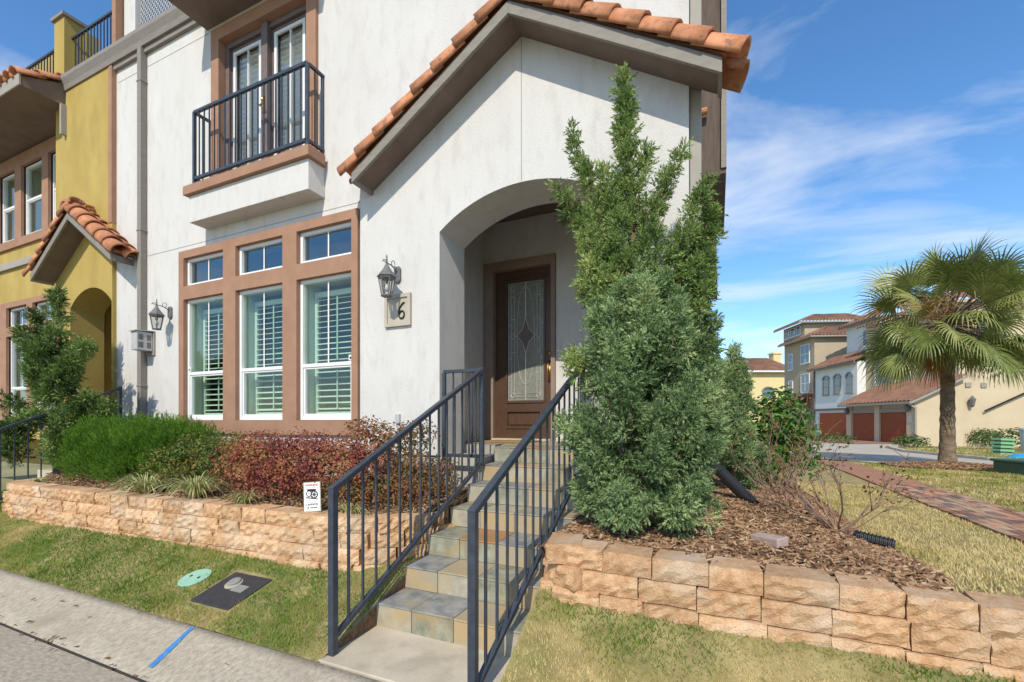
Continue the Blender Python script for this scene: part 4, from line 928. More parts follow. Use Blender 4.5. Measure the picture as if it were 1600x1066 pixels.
# bare rose bush on the right bed
def rose(label, x, y, z, n, hgt, sprd, seed, nleaf):
    r = random.Random(seed); t = thing('rose_bush', label, 'shrub', 'bare roses in the mulch'); mb = MB(); tips = []
    def grow(p, d, L, rad, depth):
        pts = [p]; q = p.copy()
        for s in range(4):
            d = (d + Vector((r.uniform(-.3, .3), r.uniform(-.3, .3), r.uniform(-.12, .2)))).normalized(); q = q + d*L/4; pts.append(q.copy())
        mb.tube(pts, [rad, rad*.9, rad*.8, rad*.7, rad*.55], 6); tips.append((q.copy(), d.copy())); 
        if depth > 0:
            for k in range(r.choice([2, 2, 3])):
                i = r.choice([2, 3, 4]); nd = (d + Vector((r.uniform(-.9, .9), r.uniform(-.9, .9), r.uniform(-.3, .6)))).normalized(); grow(pts[i], nd, L*r.uniform(.45, .75), rad*.62, depth-1)
    for k in range(n):
        a = r.uniform(0, 2*math.pi); grow(Vector((x+r.uniform(-.06, .06), y+r.uniform(-.06, .06), z-0.03)), Vector((math.cos(a)*sprd, math.sin(a)*sprd, 1)).normalized(), hgt*r.uniform(.5, .75), r.uniform(.005, .009), 2)
    mb.build('stem', 'rose_stem', t, smooth=True)
    P_ = []
    for k in range(nleaf):
        p, d = r.choice(tips); P_.append(np.array(p) + np.array([r.uniform(-.05, .05) for _ in range(3)]))
    P_ = np.array(P_); V = leaves(P_, unit(rdir(len(P_)) + np.array([0, 0, .5])), 0.035, 0.022); np_mesh('foliage', V, 3, 'rose_leaf', t, np.repeat(nr.random(len(P_)), 2))
rose('bare thorny rose bush in the mulch near the end of the black pipe', 0.85, 4.25, float(bed_z(.85, 4.25)), 10, .8, .9, 5, 220)
rose('bare rose bush with few leaves in front of the glossy shrub', 0.62, 5.6, float(bed_z(.62, 5.6)), 8, .95, .8, 9, 260)
rose('pruned rose stems in the middle of the mulch bed', 0.50, 4.6, float(bed_z(.5, 4.6)), 4, .55, .8, 14, 12)

# ------------------------------------------------------------------ grass blades and mulch chips
def grass(name, label, n, xr, yr, zf, hgt, wd, mask=None, bias=0.0, dry=None):
    x = nr.uniform(*xr, n); y = nr.uniform(*yr, n)
    if mask is not None: ok = mask(x, y); x = x[ok]; y = y[ok]
    n = len(x); z = zf(x, y); h = nr.uniform(.5, 1.15, n)*hgt*(0.7+0.6*vnoise(x, y, 4)); a = nr.random(n)*2*np.pi; lean = nr.uniform(.2, 1.3, n)*h
    wv = wd*nr.uniform(.6, 1.2, n); b = np.stack([x, y, z-0.004], 1); s = np.stack([-np.sin(a), np.cos(a), 0*a], 1)*wv[:, None]/2; t = b + np.stack([np.cos(a)*lean, np.sin(a)*lean, h], 1)
    V = np.stack([b-s, b+s, t], 1).reshape(-1, 3)
    tn = 0.35*(nr.random(n)-.5) + 0.5 + 1.25*(0.6*vnoise(x, y, 2.1) + 0.4*vnoise(x, y, 7.3)-.5) + bias
    if dry is not None: tn = tn + dry(x, y)
    o = np_mesh(name, V, 3, 'grass', None, tn); return tag(o, label, 'grass', kind='stuff')
def no_cover(x, y):
    m_ = ~((x > -3.78) & (x < -3.29) & (y > 2.19) & (y < 2.62)); m_ &= ((x+4.05)**2 + (y-2.43)**2) > 0.11**2; m_ &= ~((x > -2.215) & (x < -1.03) & (y < 3.4)); return m_
def wall_front_y(x):
    L_ = np.interp(x, [p[0] for p in arcL], [p[1] for p in arcL]); R2 = np.interp(x, [p[0] for p in arcR], [p[1] for p in arcR]); return np.where(x < -1.6, L_, R2) - 0.05
grass('grass', 'short green and straw-coloured lawn grass along the kerb', 150000, (-9.6, 3.2), (2.03, 3.3), front_z, 0.036, 0.006, lambda x, y: no_cover(x, y) & (y < wall_front_y(x)), -0.10, lambda x, y: np.where((x > -1.3), np.clip((2.50-y + 0.3*(vnoise(x, y, 2.6)-.5))/0.22, -0.42, 0.95), -0.14))
okside = lambda x, y: (x > np.where(y < 13, bed_edge(y), -0.2)) & ((x < path_l(y)-0.01) | (x > path_l(y)+0.83)) & (x < 2.0 + (y-2.6)*1.4)
grass('grass', 'dry straw-coloured lawn between the mulch bed and the brick path', 60000, (0.9, 3.4), (2.85, 10), lambda x, y: fz(x, y), 0.035, 0.009, okside, 0.55)
grass('grass', 'lawn around the palm beyond the brick path', 70000, (3.0, 9.0), (3.6, 17.5), lambda x, y: fz(x, y), 0.045, 0.018, lambda x, y: okside(x, y) & (y < 21.6 - 1.0*x + np.where(x > 6.3, 0.15*(x-6.3), 0)) , 0.2)
grass('grass', 'strip of lawn in front of the far beige house wall', 16000, (8.5, 22), (18, 36), lambda x, y: fz(x, y), 0.06, 0.05, lambda x, y: (x > np.interp(y, [17.2, 19.5, 25, 31, 38], [9.7, 8.2, 7.7, 8.7, 12.4])), 0.15)

def chips(name, label, n, xr, yr, zf, mask, size=(.018, .06)):
    x = nr.uniform(*xr, n); y = nr.uniform(*yr, n); ok = mask(x, y); x = x[ok]; y = y[ok]; n = len(x); z = zf(x, y)
    L = nr.uniform(*size, n); wd = L*nr.uniform(.12, .35, n); a = nr.random(n)*2*np.pi; tilt = nr.normal(0, .28, n)
    ax = np.stack([np.cos(a)*np.cos(tilt), np.sin(a)*np.cos(tilt), np.sin(tilt)], 1); sd = unit(np.cross(ax, np.stack([nr.normal(0, .3, n), nr.normal(0, .3, n), np.ones(n)], 1)))
    c = np.stack([x, y, z+0.006+nr.random(n)*0.012], 1); A = ax*L[:, None]/2; B = sd*wd[:, None]/2; U = np.cross(sd, ax)*0.004
    top = [c-A-B+U, c+A-B*.6+U, c+A+B*.6+U, c-A+B+U]; bot = [q-2*U for q in top]
    quads = [top, [top[0], bot[0], bot[1], top[1]], [top[2], bot[2], bot[3], top[3]], [top[1], bot[1], bot[2], top[2]]]
    V = np.stack([np.stack(q, 1) for q in quads], 1).reshape(-1, 3)
    tn = np.clip(nr.beta(1.6, 2.2, n), 0, 1)
    return tag(np_mesh(name, V, 4, 'chips', None, np.repeat(tn, 4)), label, 'mulch', kind='stuff')
chips('mulch_chips', 'brown bark mulch in the bed under the junipers and roses', 34000, (-1.0, 1.4), (2.82, 9.0), bed_z, lambda x, y: (x < bed_edge(y)+0.02) & (nr.random(len(x)) < np.clip(1.3-(y-2.8)*0.14, .25, 1)))
chips('mulch_chips', 'brown bark mulch along the long retaining wall', 9000, (-9.0, -2.28), (2.84, 4.2), lbed_z, lambda x, y: y > wall_front_y(x)+0.18)
chips('mulch_chips', 'ring of brown mulch around the palm trunk', 6000, (4.2, 7.4), (14.2, 16.6), lambda x, y: fz(x, y) + 0.03 + 0.13*np.clip(1-np.hypot((x-5.5)/1.5, (y-15.5)/1.0), 0, 1), lambda x, y: np.hypot((x-5.5)/1.5, (y-15.5)/1.0) < 1, (.05, .12))
mm = MB()
mm.lathe([(1.5, 0), (1.1, .05), (.6, .11), (.05, .15)], (5.5, 15.5, float(fz(5.5, 15.5))+0.0), 24); pmn = mm.build('palm_mulch', 'mulch_soil', None, smooth=True); pmn.scale = (1, .7, 1); pmn.location = (0, 15.5*0.3, 0); tag(pmn, kind='structure')
nl = 70; xl_ = nr.uniform(-7, -2.3, nl); yl_ = 1.2 + 0.85*nr.random(nl)**1.5; yl_[:40] = 1.57 + nr.normal(0, .03, 40); zl = np.interp(yl_, [1.56, 2.04], [0.005, 0.09]) + .006
tag(np_mesh('fallen_leaves', leaves(np.stack([xl_, yl_, zl], 1), unit(np.array([0, 0, 1.]) + .35*rdir(nl)), nr.uniform(.02, .06, nl), nr.uniform(.01, .03, nl), .3), 3, 'litter', None, np.repeat(nr.random(nl), 2)), 'scattered dry fallen leaves on the kerb', 'leaves', kind='stuff')

# ------------------------------------------------------------------ lanterns
def lantern(label, x, yw_, z):
    t = thing('wall_lantern', label, 'lantern', 'wall lanterns'); t.location = (x, yw_, z)
    bp_ = MB(); o = 0.045
    bp_.prism([(sx*0.045, 0, sz) for sx, sz in ((-1, -.06), (-.6, -.09), (.6, -.09), (1, -.06), (1, .06), (.6, .09), (-.6, .09), (-1, .06))], (0, -0.028, 0)); bp_.build('backplate', 'lantern', t, bevel=0.004)
    cy = -0.20; arm = MB()
    arm.tube([(0, -.02, .02), (0, -.07, .055), (0, -.13, .075), (0, cy, .075)], .007, 6)
    arm.tube([(0, cy + .09*math.cos(q)*0.35 + 0.11, .10 + .034*math.sin(q)) for q in [k*0.55 for k in range(12)]], .0045, 5)
    arm.tube([(0, cy - .03 - .03*math.cos(q), .085 + .018*math.sin(q)) for q in [k*0.6 for k in range(8)]], .004, 5)
    arm.tube([(0, cy, .075), (0, cy-.04, .085), (0, cy-.075, .075)], .005, 5)
    arm.lathe([(.006, 0), (.016, .012), (.006, .028), (.013, .042), (.005, .06), (.010, .072), (.002, .11)], (0, cy, .065), 8)
    arm.build('scroll_arm', 'lantern', t, smooth=True)
    rf_ = MB(); rf_.lathe([(.105, -.085), (.112, -.078), (.085, -.045), (.06, -.015), (.035, .02), (.02, .05), (.012, .07)], (0, cy, 0), 6, math.pi/6); rf_.build('cap', 'lantern', t)
    cg = MB(); n = 6; top, bot = -.09, -.285
    for k in range(n):
        q = 2*math.pi*k/n + math.pi/6; cg.bar((.092*math.cos(q), cy + .092*math.sin(q), top), (.056*math.cos(q), cy + .056*math.sin(q), bot), .011, .011)
    cg.lathe([(.062, -.30), (.066, -.295), (.066, -.283), (.03, -.28)], (0, cy, 0), 6, math.pi/6); cg.lathe([(.05, -.088), (.096, -.10), (.098, -.086), (.05, -.084)], (0, cy, 0), 6, math.pi/6); cg.build('cage', 'lantern', t)
    for k in range(n):
        q0, q1 = 2*math.pi*k/n + math.pi/6, 2*math.pi*(k+1)/n + math.pi/6
        MB().add([(.088*math.cos(q0), cy + .088*math.sin(q0), top-.005), (.088*math.cos(q1), cy + .088*math.sin(q1), top-.005), (.053*math.cos(q1), cy + .053*math.sin(q1), bot), (.053*math.cos(q0), cy + .053*math.sin(q0), bot)], [(0, 1, 2, 3)]).build('pane', 'lamp_glass', t)
    bu = MB(); bu.lathe([(.012, -.15), (.015, -.17), (.027, -.20), (.024, -.225), (.008, -.245)], (0, cy, 0), 10); bu.build('bulb', 'white_vinyl', t, smooth=True)
    so = MB(); so.lathe([(.016, -.09), (.016, -.15)], (0, cy, 0), 10); so.build('socket', 'lantern', t)
    return t
lantern('dark metal wall lantern above the house number plaque', -3.34, DG, 3.23)
lantern('dark metal wall lantern between the downpipe and the windows', -7.77, D, 3.24)
lantern('dark metal wall lantern on the yellow house, half hidden by the juniper', -11.0, DG, 3.23)

pq = thing('number_plaque', 'square tan house number plaque with a black 6', 'plaque')
MB().box(-3.49, -3.175, DG-0.018, DG-0.001, 2.66, 2.975).build('board', 'plaque', pq)
q = MB(); wall_holes(q, -3.515, -3.15, 2.635, 3.0, [(-3.475, -3.19, 2.675, 2.96)], DG-0.034, DG-0.0015); q.build('frame', 'plaque', pq, bevel=0.006)
six = [(.045, .105), (.01, .09), (-.025, .05), (-.043, .0), (-.042, -.045), (-.025, -.075), (0, -.085), (.028, -.075), (.042, -.045), (.036, -.012), (.012, .008), (-.014, .0), (-.034, -.025)]
MB().tube([(-3.275 + a*0.9, DG-0.026, 2.80 + b*0.95) for a, b in six], .009, 8).build('numeral', 'black', pq, smooth=True)

vb = thing('vent_box', 'small grey slotted metal box on the wall below the lantern by the downpipe', 'box')
MB().box(-8.36, -8.2, 4.05, 4.27, 2.66, 2.95).build('body', 'grey_box', vb, bevel=0.006)
q = MB(); q.box(-8.385, -8.175, 4.272, 4.298, 2.60, 2.96); q.build('backplate', 'taupe_light', vb)
MB().prism([(-8.38, 4.02, 2.952), (-8.38, 4.296, 2.975), (-8.38, 4.296, 2.99), (-8.38, 4.02, 2.964)], (.20, 0, 0)).build('lid', 'grey_box', vb)
for z0, z1 in ((2.70, 2.79), (2.82, 2.91)):
    for y in (4.075, 4.093, 4.111, 4.129, 4.195, 4.213, 4.231): MB().box(-8.2015, -8.1985, y, y+.009, z0, z1).build('slot', 'black', vb)

# warning sign
sg = thing('warning_sign', 'small white warning sign with black emblem and red heading on the wall', 'sign'); sg.location = (-3.27, 2.96, .745); sg.rotation_euler = (math.radians(-6), math.radians(-5), math.radians(18))
MB().box(-.08, .08, -.004, .004, 0, .262).build('panel', 'sign_edge', sg, bevel=.002)
MB().box(-.072, .072, -.0065, -.0045, .008, .254).build('face', 'sign_white', sg)
st_ = MB(); st_.box(-.012, .012, .005, .012, -.18, .2); st_.build('stake', 'grey_box', sg)
def text(s, size, x, z, m, y=-.0075, bold=.0):
    cu = bpy.data.curves.new('lettering', 'FONT'); cu.body = s; cu.size = size; cu.align_x = 'CENTER'; cu.extrude = .0004; cu.offset = bold; cu.materials.append(MATS[m])
    o = bpy.data.objects.new('lettering', cu); C.objects.link(o); o.parent = sg; o.location = (x, y, z); o.rotation_euler = (math.pi/2, 0, 0)
    dg = bpy.context.evaluated_depsgraph_get(); me = bpy.data.meshes.new_from_object(o.evaluated_get(dg)); q = put('lettering', me, sg); q.location = o.location; q.rotation_euler = o.rotation_euler; bpy.data.objects.remove(o); return q
text('WARNING', .026, 0, .226, 'sign_red', bold=.0008); text('SINCE', .010, 0, .081, 'black'); text('CANNON', .026, 0, .056, 'black', bold=.0006); text('281 558-8008', .017, 0, .030, 'black', bold=.0004)
em = MB()
def disc(cx_, cz_, r0, r1): 
    n = 18; em.add([(cx_+r*math.cos(2*math.pi*k/n), -.0072, cz_+r*math.sin(2*math.pi*k/n)) for r in (r0, r1) for k in range(n)], [(k, (k+1) % n, n+(k+1) % n, n+k) for k in range(n)])
disc(-.027, .160, .020, .028); disc(.022, .150, .026, .036); disc(.022, .150, .001, .008); disc(-.027, .16, .001, .006)
for k in range(4):
    a = k*math.pi/4; em.bar((.022-.03*math.cos(a), -.0072, .150-.03*math.sin(a)), (.022+.03*math.cos(a), -.0072, .150+.03*math.sin(a)), .0008, .006, (0, 0, 1) if abs(math.cos(a)) > .1 else (1, 0, 0))
em.add([(-.045, -.0074, .188), (.03, -.0074, .172), (.045, -.0074, .196), (.01, -.0074, .20), (-.045, -.0074, .20)], [(0, 1, 2, 3, 4)])
em.add([(-.058, -.0073, .122), (.06, -.0073, .104), (.06, -.0073, .112), (-.05, -.0073, .132)], [(0, 1, 2, 3)]); em.build('emblem', 'black', sg)

# ------------------------------------------------------------------ meter lids, marking, pipes, loose brick, mat
mc = thing('meter_cover', 'black rectangular water meter cover sunk in the lawn', 'cover'); zc_ = float(front_z(-3.53, 2.4))
mc.location = (-3.535, 2.405, zc_+.004); mc.rotation_euler = (math.radians(16), 0, 0)
MB().box(-.225, .225, -.195, .195, -.05, .012).build('plate', 'meter_black', mc, bevel=.006)
MB().lathe([(.07, .0125), (.068, .018), (.06, .02)], (-.06, .06, 0), 24).build('ring', 'slate_pale', mc); MB().lathe([(.05, .02), (.05, .032), (.044, .036)], (-.06, .07, 0), 24).build('reader_cap', 'meter_grey', mc, smooth=False)
MB().box(.0, .13, -.02, .06, .013, .017).build('flap', 'meter_grey', mc)
gl_ = thing('valve_lid', 'round pale green utility lid in the lawn', 'lid'); gl_.location = (-4.05, 2.43, float(front_z(-4.05, 2.43))+.006); gl_.rotation_euler = (math.radians(16), 0, 0)
MB().lathe([(.125, -.03), (.125, .006), (.118, .010)], (0, 0, 0), 28).build('disc', 'green_lid', gl_)
for x in (-.05, .05): MB().lathe([(.014, .0104), (.014, .012)], (x, 0, 0), 10).build('hole', 'black', gl_)
def kz(y): return float(np.interp(y, [1.572, 1.60, 1.72, 1.85, 1.97, 2.03], [-0.02, 0.004, 0.020, 0.05, 0.078, 0.088])) + .004
bs = MB(); ys_ = [1.66, 1.72, 1.78, 1.85, 1.91, 1.97, 2.02]
vsb = []
for k, y in enumerate(ys_):
    xm = -3.22 - .17*(y-1.66)/.36; hw = .022 + rnd.uniform(-.003, .003); vsb += [(xm-hw, y, kz(y)), (xm+hw, y, kz(y))]
bs.add(vsb, [(2*k, 2*k+1, 2*k+3, 2*k+2) for k in range(len(ys_)-1)]); tag(bs.build('painted_mark', 'blue_paint'), 'bright blue sprayed utility line across the concrete kerb', 'marking')
def pipe(label, pts, r=.055):
    t = MB(); P = [Vector(p) for p in pts]; path_ = []; rad = []
    tot = sum((b-a).length for a, b in zip(P[:-1], P[1:])); n = int(tot/.006)
    for k in range(n+1):
        d = tot*k/n
        for a, b in zip(P[:-1], P[1:]):
            l = (b-a).length
            if d <= l+1e-6: path_.append(a.lerp(b, min(1, d/l))); break
            d -= l
        rad.append(r + .004*(1 if (k//2) % 2 else -1))
    t.tube(path_, rad[:len(path_)], 14); return tag(t.build('drain_pipe', 'pipe', None), label, 'pipe')
pipe('black corrugated drain pipe coming out from under the cone-shaped juniper', [(-.06, 5.35, 1.10), (.06, 5.2, 1.0), (.28, 4.85, .80), (.32, 4.78, .76)])
pipe('black corrugated pipe end sticking out of the mulch at the lawn edge', [(.98, 4.35, float(bed_z(.98, 4.35))+.02), (1.22, 4.30, float(fz(1.2, 4.3))+.045)], .05)
lb = MB().box(-.1, .1, -.05, .05, 0, .058).build('loose_brick', 'pink_brick', None, bevel=.006); lb.location = (.31, 3.36, float(bed_z(.31, 3.36))); lb.rotation_euler = (.05, -.06, -.75); tag(lb, 'loose pinkish paver brick lying in the mulch', 'brick')
stp = MB(); stp.tube([(.06, 3.28, .72), (.055, 3.27, .80), (.07, 3.28, .85)], [.016, .013, .010], 7); stp.tube([(.055, 3.27, .78), (.02, 3.26, .82)], [.009, .006], 6); tag(stp.build('plant_stump', 'bark'), 'short cut-off stub sticking up in the mulch', 'stump')
dm = MB(); dm.box(-2.85, -2.2, 5.35, 5.80, 1.272, 1.287); tag(dm.build('door_mat', 'mat_tan', None, bevel=.004), 'tan door mat on the slate landing', 'mat')

# ------------------------------------------------------------------ palm
pt = thing('palm_tree', 'cabbage palm with a thick trunk and fan leaves by the far street', 'tree'); PX, PY, PZ = 5.5, 15.5, float(fz(5.5, 15.5)) + .1
tk = MB(); prof = []
for k in range(26):
    z = k/25*3.5; r_ = .160 + .055*math.exp(-z*3) - .008*z + .010*math.sin(z*26) + (.06*max(0, (z-2.7)/.8))
    prof.append((r_, z))
tk.lathe(prof, (PX, PY, PZ-.1), 16); tk.build('trunk', 'palm_bark', pt, smooth=True)
cc = np.array([PX, PY, PZ+3.6]); V, TN, VD, TD = [], [], [], []; stalk = MB()
prng = np.random.default_rng(5)
def frond(az, el, reach, fan, dead=False):
    dirn = np.array([math.cos(az)*math.cos(el), math.sin(az)*math.cos(el), math.sin(el)]); p = cc.copy() + 0.12*dirn; pts = [p.copy()]; d = dirn.copy()
    for s in range(4):
        d = unit(d + np.array([0, 0, -.10 if not dead else -.22])); p = p + d*reach/4; pts.append(p.copy())
    stalk.tube([tuple(q) for q in pts], [.020, .017, .014, .012, .010], 5)
    sd = unit(np.cross(d, [0, 0, 1.0])); upn = np.cross(sd, d); n = 28; tn = .2 + prng.random()*.7; roll = prng.normal(0, .9); sd2 = sd*math.cos(roll)+upn*math.sin(roll); upn = np.cross(sd2, d); sd = sd2
    for k in range(n):
        th = (k/(n-1)-.5)*2*1.95; ld_ = unit(d*math.cos(th) + sd*math.sin(th) + upn*(.22*abs(math.sin(th)) - .05)); L = fan*(.75+.3*math.cos(th*.8))*prng.uniform(.85, 1.1); wv = unit(np.cross(ld_, upn))*.021
        b = p + d*.10*math.cos(th); prev = (b, wv*.3); q = b.copy(); dd = ld_.copy()
        for s in range(4):
            dd = unit(dd + np.array([0, 0, (-.06 - .20*s)*(1.0 if el < .5 else .6)])); q = q + dd*L/4; ww = wv*(1.0, .85, .55, .05)[s]
            (VD if dead else V).extend([prev[0]-prev[1], prev[0]+prev[1], q+ww, q-ww]); (TD if dead else TN).append(tn + prng.random()*.35); prev = (q, ww)
for k in range(104):
    el = math.radians(prng.uniform(-32, 78)); frond(prng.random()*2*math.pi, el, prng.uniform(.8, 1.6), prng.uniform(.6, .95))
for k in range(9): frond(prng.random()*2*math.pi, math.radians(prng.uniform(-60, -25)), prng.uniform(.5, .8), prng.uniform(.6, .8), True)
np_mesh('crown', np.array(V), 4, 'palm', pt, np.array(TN))
# brown seed stalks
for k in range(26):
    az = prng.random()*2*math.pi; d = unit(np.array([math.cos(az), math.sin(az), .25])); p = cc + .1*d
    for s in range(26):
        q = p + d*prng.uniform(.5, 1.9) + prng.normal(0, .10, 3); e = unit(prng.normal(0, 1, 3) + np.array([0, 0, -.6]))*.22; sd = unit(np.cross(e, prng.normal(0, 1, 3)))*.010
        VD.extend([q-sd, q+sd, q+e+sd*.3, q+e-sd*.3]); TD.append(prng.random())
tag(np_mesh('seed_stalks', np.array(VD), 4, 'palm_dead', pt, np.array(TD)), kind='stuff'); stalk.build('petiole', 'far_shrub' if False else 'palm_bark', pt, smooth=True)

# ------------------------------------------------------------------ far houses
fx = Vector((-math.sin(YAW), math.cos(YAW), 0)); rx = Vector((math.cos(YAW), math.sin(YAW), 0))
E1 = (fx + rx*0.0844).normalized(); E2 = (rx - fx*0.0844).normalized(); O_ = fx*30 + rx*26.5
ROT = math.atan2(E2.y, E2.x)
def far_thing(name, label): t = thing(name, label, 'house', 'houses across the far street'); t.location = (O_.x, O_.y, 0); t.rotation_euler = (0, 0, ROT); return t
# local axes: x = E2 (to the right), y = E1 (away), z up
def tile_roof(mb, p00, p10, p01, p11, pitch=.34, amp=.11):
    """corrugated barrel-tile slope: p00->p10 along the eave, p00->p01 up the slope"""
    p00, p10, p01, p11 = map(Vector, (p00, p10, p01, p11)); n = max(2, int((p10-p00).length/pitch)); nn = (p10-p00).cross(p01-p00).normalized()
    if nn.z < 0: nn = -nn
    sub = 6; m_ = 10; vs = []; N = n*sub
    for j in range(m_+1):
        for i in range(N+1):
            u = i/N; v = j/m_; q = p00.lerp(p10, u).lerp(p01.lerp(p11, u), v); vs.append(q + nn*(amp*abs(math.sin(math.pi*u*n)) + .03*(j % 2)))
    mb.add(vs, [(j*(N+1)+i, j*(N+1)+i+1, (j+1)*(N+1)+i+1, (j+1)*(N+1)+i) for j in range(m_) for i in range(N)])
def fwin(par, face, c, s0, s1, z0, z1, off=.04, arched=False, rows=2, cols_=2):
    """window on a wall: face 'x' (wall at x=c looking to -x) or 'y' (wall at y=c looking to -y)"""
    fr = MB(); gl = MB(); t = .07
    def bx(mb, a, b, za_, zb_, d0, d1):
        if face == 'x': mb.box(c-d1, c-d0, a, b, za_, zb_)
        else: mb.box(a, b, c-d1, c-d0, za_, zb_)
    bx(fr, s0-t, s1+t, z1, z1+t, 0, off+.03); bx(fr, s0-t*1.5, s1+t*1.5, z0-t*1.4, z0, 0, off+.07); bx(fr, s0-t, s0, z0, z1, 0, off+.03); bx(fr, s1, s1+t, z0, z1, 0, off+.03)
    for k in range(1, cols_): x = s0+(s1-s0)*k/cols_; bx(fr, x-.03, x+.03, z0, z1, .0, off+.015)
    for k in range(1, rows): z = z0+(z1-z0)*k/rows; bx(fr, s0, s1, z-.03, z+.03, .0, off+.012)
    if arched:
        m_ = (s0+s1)/2; rr = (s1-s0)/2
        pts = [(m_ + (rr+.14)*math.cos(math.pi*k/10), z1 + (rr+.14)*.75*math.sin(math.pi*k/10)) for k in range(11)]; pin = [(m_ + rr*math.cos(math.pi*k/10), z1 + rr*.75*math.sin(math.pi*k/10)) for k in range(11)]
        for k in range(10):
            q4 = [pts[k], pts[k+1], pin[k+1], pin[k]]
            fr.prism([((c-.10, a, b) if face == 'x' else (a, c-.10, b)) for a, b in q4], (.09, 0, 0) if face == 'x' else (0, .09, 0))
        gl.prism([((c-.03, a, b) if face == 'x' else (a, c-.03, b)) for a, b in pin], (.02, 0, 0) if face == 'x' else (0, .02, 0))
    w_ = fr.build('window', 'far_trim' if arched else 'white_vinyl', par); bx(gl, s0, s1, z0, z1, .005, off); gl.build('pane', 'far_glass', w_); return w_
ap = MB(); ap.add([(-.2, .2, .05), (-.2, 7.2, .05), (-4.0, 7.5, .05), (-4.0, -.3, .05)], [(0, 1, 2, 3)]); apo = ap.build('garage_apron', 'paver_apron'); apo.location = (O_.x, O_.y, 0); apo.rotation_euler = (0, 0, ROT); tag(apo, kind='structure')
# house A: beige, with the two-door garage wing and the big side wall
A = far_thing('garage_house', 'beige house with two rust-red garage doors under a tiled lean-to roof')
m_ = MB(); m_.box(.15, 3, 0, 6.9, -.3, 2.95); m_.prism([(0.15, 0, 2.95), (3, 0, 2.95), (3, 0, 4.45)], (0, 6.9, 0)); m_.build('garage_wall', 'far_beige', A)
m_ = MB(); m_.box(3.001, 16, .3, 9.2, -.3, 9.6); m_.build('wall', 'far_beige', A)
m_ = MB(); m_.box(2.75, 3.0, 5.5, 5.9, 3.9, 9.4); m_.build('pilaster', 'far_beige', A)
for k, (y0, y1) in enumerate(((.75, 3.15), (3.75, 6.2))):
    d = MB(); d.box(.10, .16, y0, y1, 0, 2.15)
    for q in range(1, 4): d.box(.085, .10, y0+.08, y1-.08, q*.54-.47, q*.54-.05)
    d.box(.085, .10, y0+.08, y1-.08, 1.67, 2.09); d.build('garage_door', 'garage_red', A)
    t = MB(); t.box(.02, .149, y0-.12, y1+.12, 2.16, 2.42); t.build('door_lintel', 'far_trim', A)
t = MB(); t.box(.0, .149, 3.2, 3.7, -.1, 2.9); t.box(0, .149, -.0, .65, -.1, 2.9); t.box(0, .149, 6.3, 6.9, -.1, 2.9); t.build('garage_pier', 'far_beige', A)
r = MB(); tile_roof(r, (-.45, -.35, 2.85), (-.45, 7.2, 2.85), (3.0, -.35, 4.55), (3.0, 7.2, 4.55)); r.build('roof', 'far_tile', A)
MB().box(-.52, -.38, -.35, 7.2, 2.68, 2.84).build('gutter', 'far_trim', A); t = MB(); t.prism([(-.42, -.37, 2.68), (3, -.37, 4.36), (3, -.37, 4.52), (-.42, -.37, 2.84)], (0, .08, 0)); t.build('bargeboard', 'far_trim', A); t = MB(); t.box(-.05, .06, -.16, -.04, 0, 2.5); t.bar((-.4, -.1, 2.7), (0, -.1, 2.4), .1, .1); t.build('downpipe', 'far_trim', A)
fwin(A, 'x', 3.0, 6.2, 8.0, 4.55, 6.3)
r = MB(); tile_roof(r, (2.5, -.2, 9.5), (2.5, 9.6, 9.5), (9, 4, 12), (9, 5.5, 12)); r.build('roof', 'far_tile', A)
r = MB(); tile_roof(r, (2.5, -.2, 9.5), (16.5, -.2, 9.5), (9, 4, 12), (12, 4, 12)); r.build('roof', 'far_tile', A)
t = MB(); t.box(2.5, 16.4, -.15, .3, 9.3, 9.48); t.box(7.6, 7.62, .29, .31, 0, 7.2); t.box(3, 10.4, .285, .31, 6.0, 6.03); t.build('trim_line', 'far_taupe', A)
t = MB(); t.box(8.2, 12, -.6, .299, 3.1, 9.2); t.build('projecting_bay', 'far_beige', A)
t = MB(); t.bar((4.4, .1, 2.2), (7.9, .1, 3.9), .07, .09); t.build('handrail', 'black', A)
for dx_, z in ((3.35, 3.78), (4.3, 3.75)): MB().box(dx_, dx_+.35, .22, .299, z, z+.3).build('vent', 'far_trim', A)
lt = MB(); lt.lathe([(.03, -.45), (.12, -.35), (.17, 0), (.2, .05), (.03, .3)], (3.6, .05, 2.9), 6); lt.build('side_lamp', 'lantern', A)
lt = MB(); lt.lathe([(.05, -.3), (.15, -.2), (.2, 0), (.03, .3)], (-.15, .35, 2.45), 6); lt.lathe([(.05, -.3), (.15, -.2), (.2, 0), (.03, .3)], (-.15, 6.6, 2.35), 6); lt.build('garage_lamp', 'lantern', A)
MB().box(-.03, -.0, .15, .55, 1.45, 1.95).build('number_plate', 'plaque', A)
t = MB()
for k in range(7): t.box(8.6+k*.3, 11.5, -1.6, -.1, k*.2-.2, k*.2)
t.build('side_steps', 'concrete_base', A)
t = MB(); t.bar((8.0, -1.6, .95), (11.4, -1.6, 3.1), .06, .08); t.bar((8.0, -1.6, .15), (11.4, -1.6, 2.3), .05, .06)
for k in range(15): x = 8.0+k*.24; t.box(x-.02, x+.02, -1.62, -1.58, .1+k*.152, .97+k*.152)
t.build('step_railing', 'black', A)
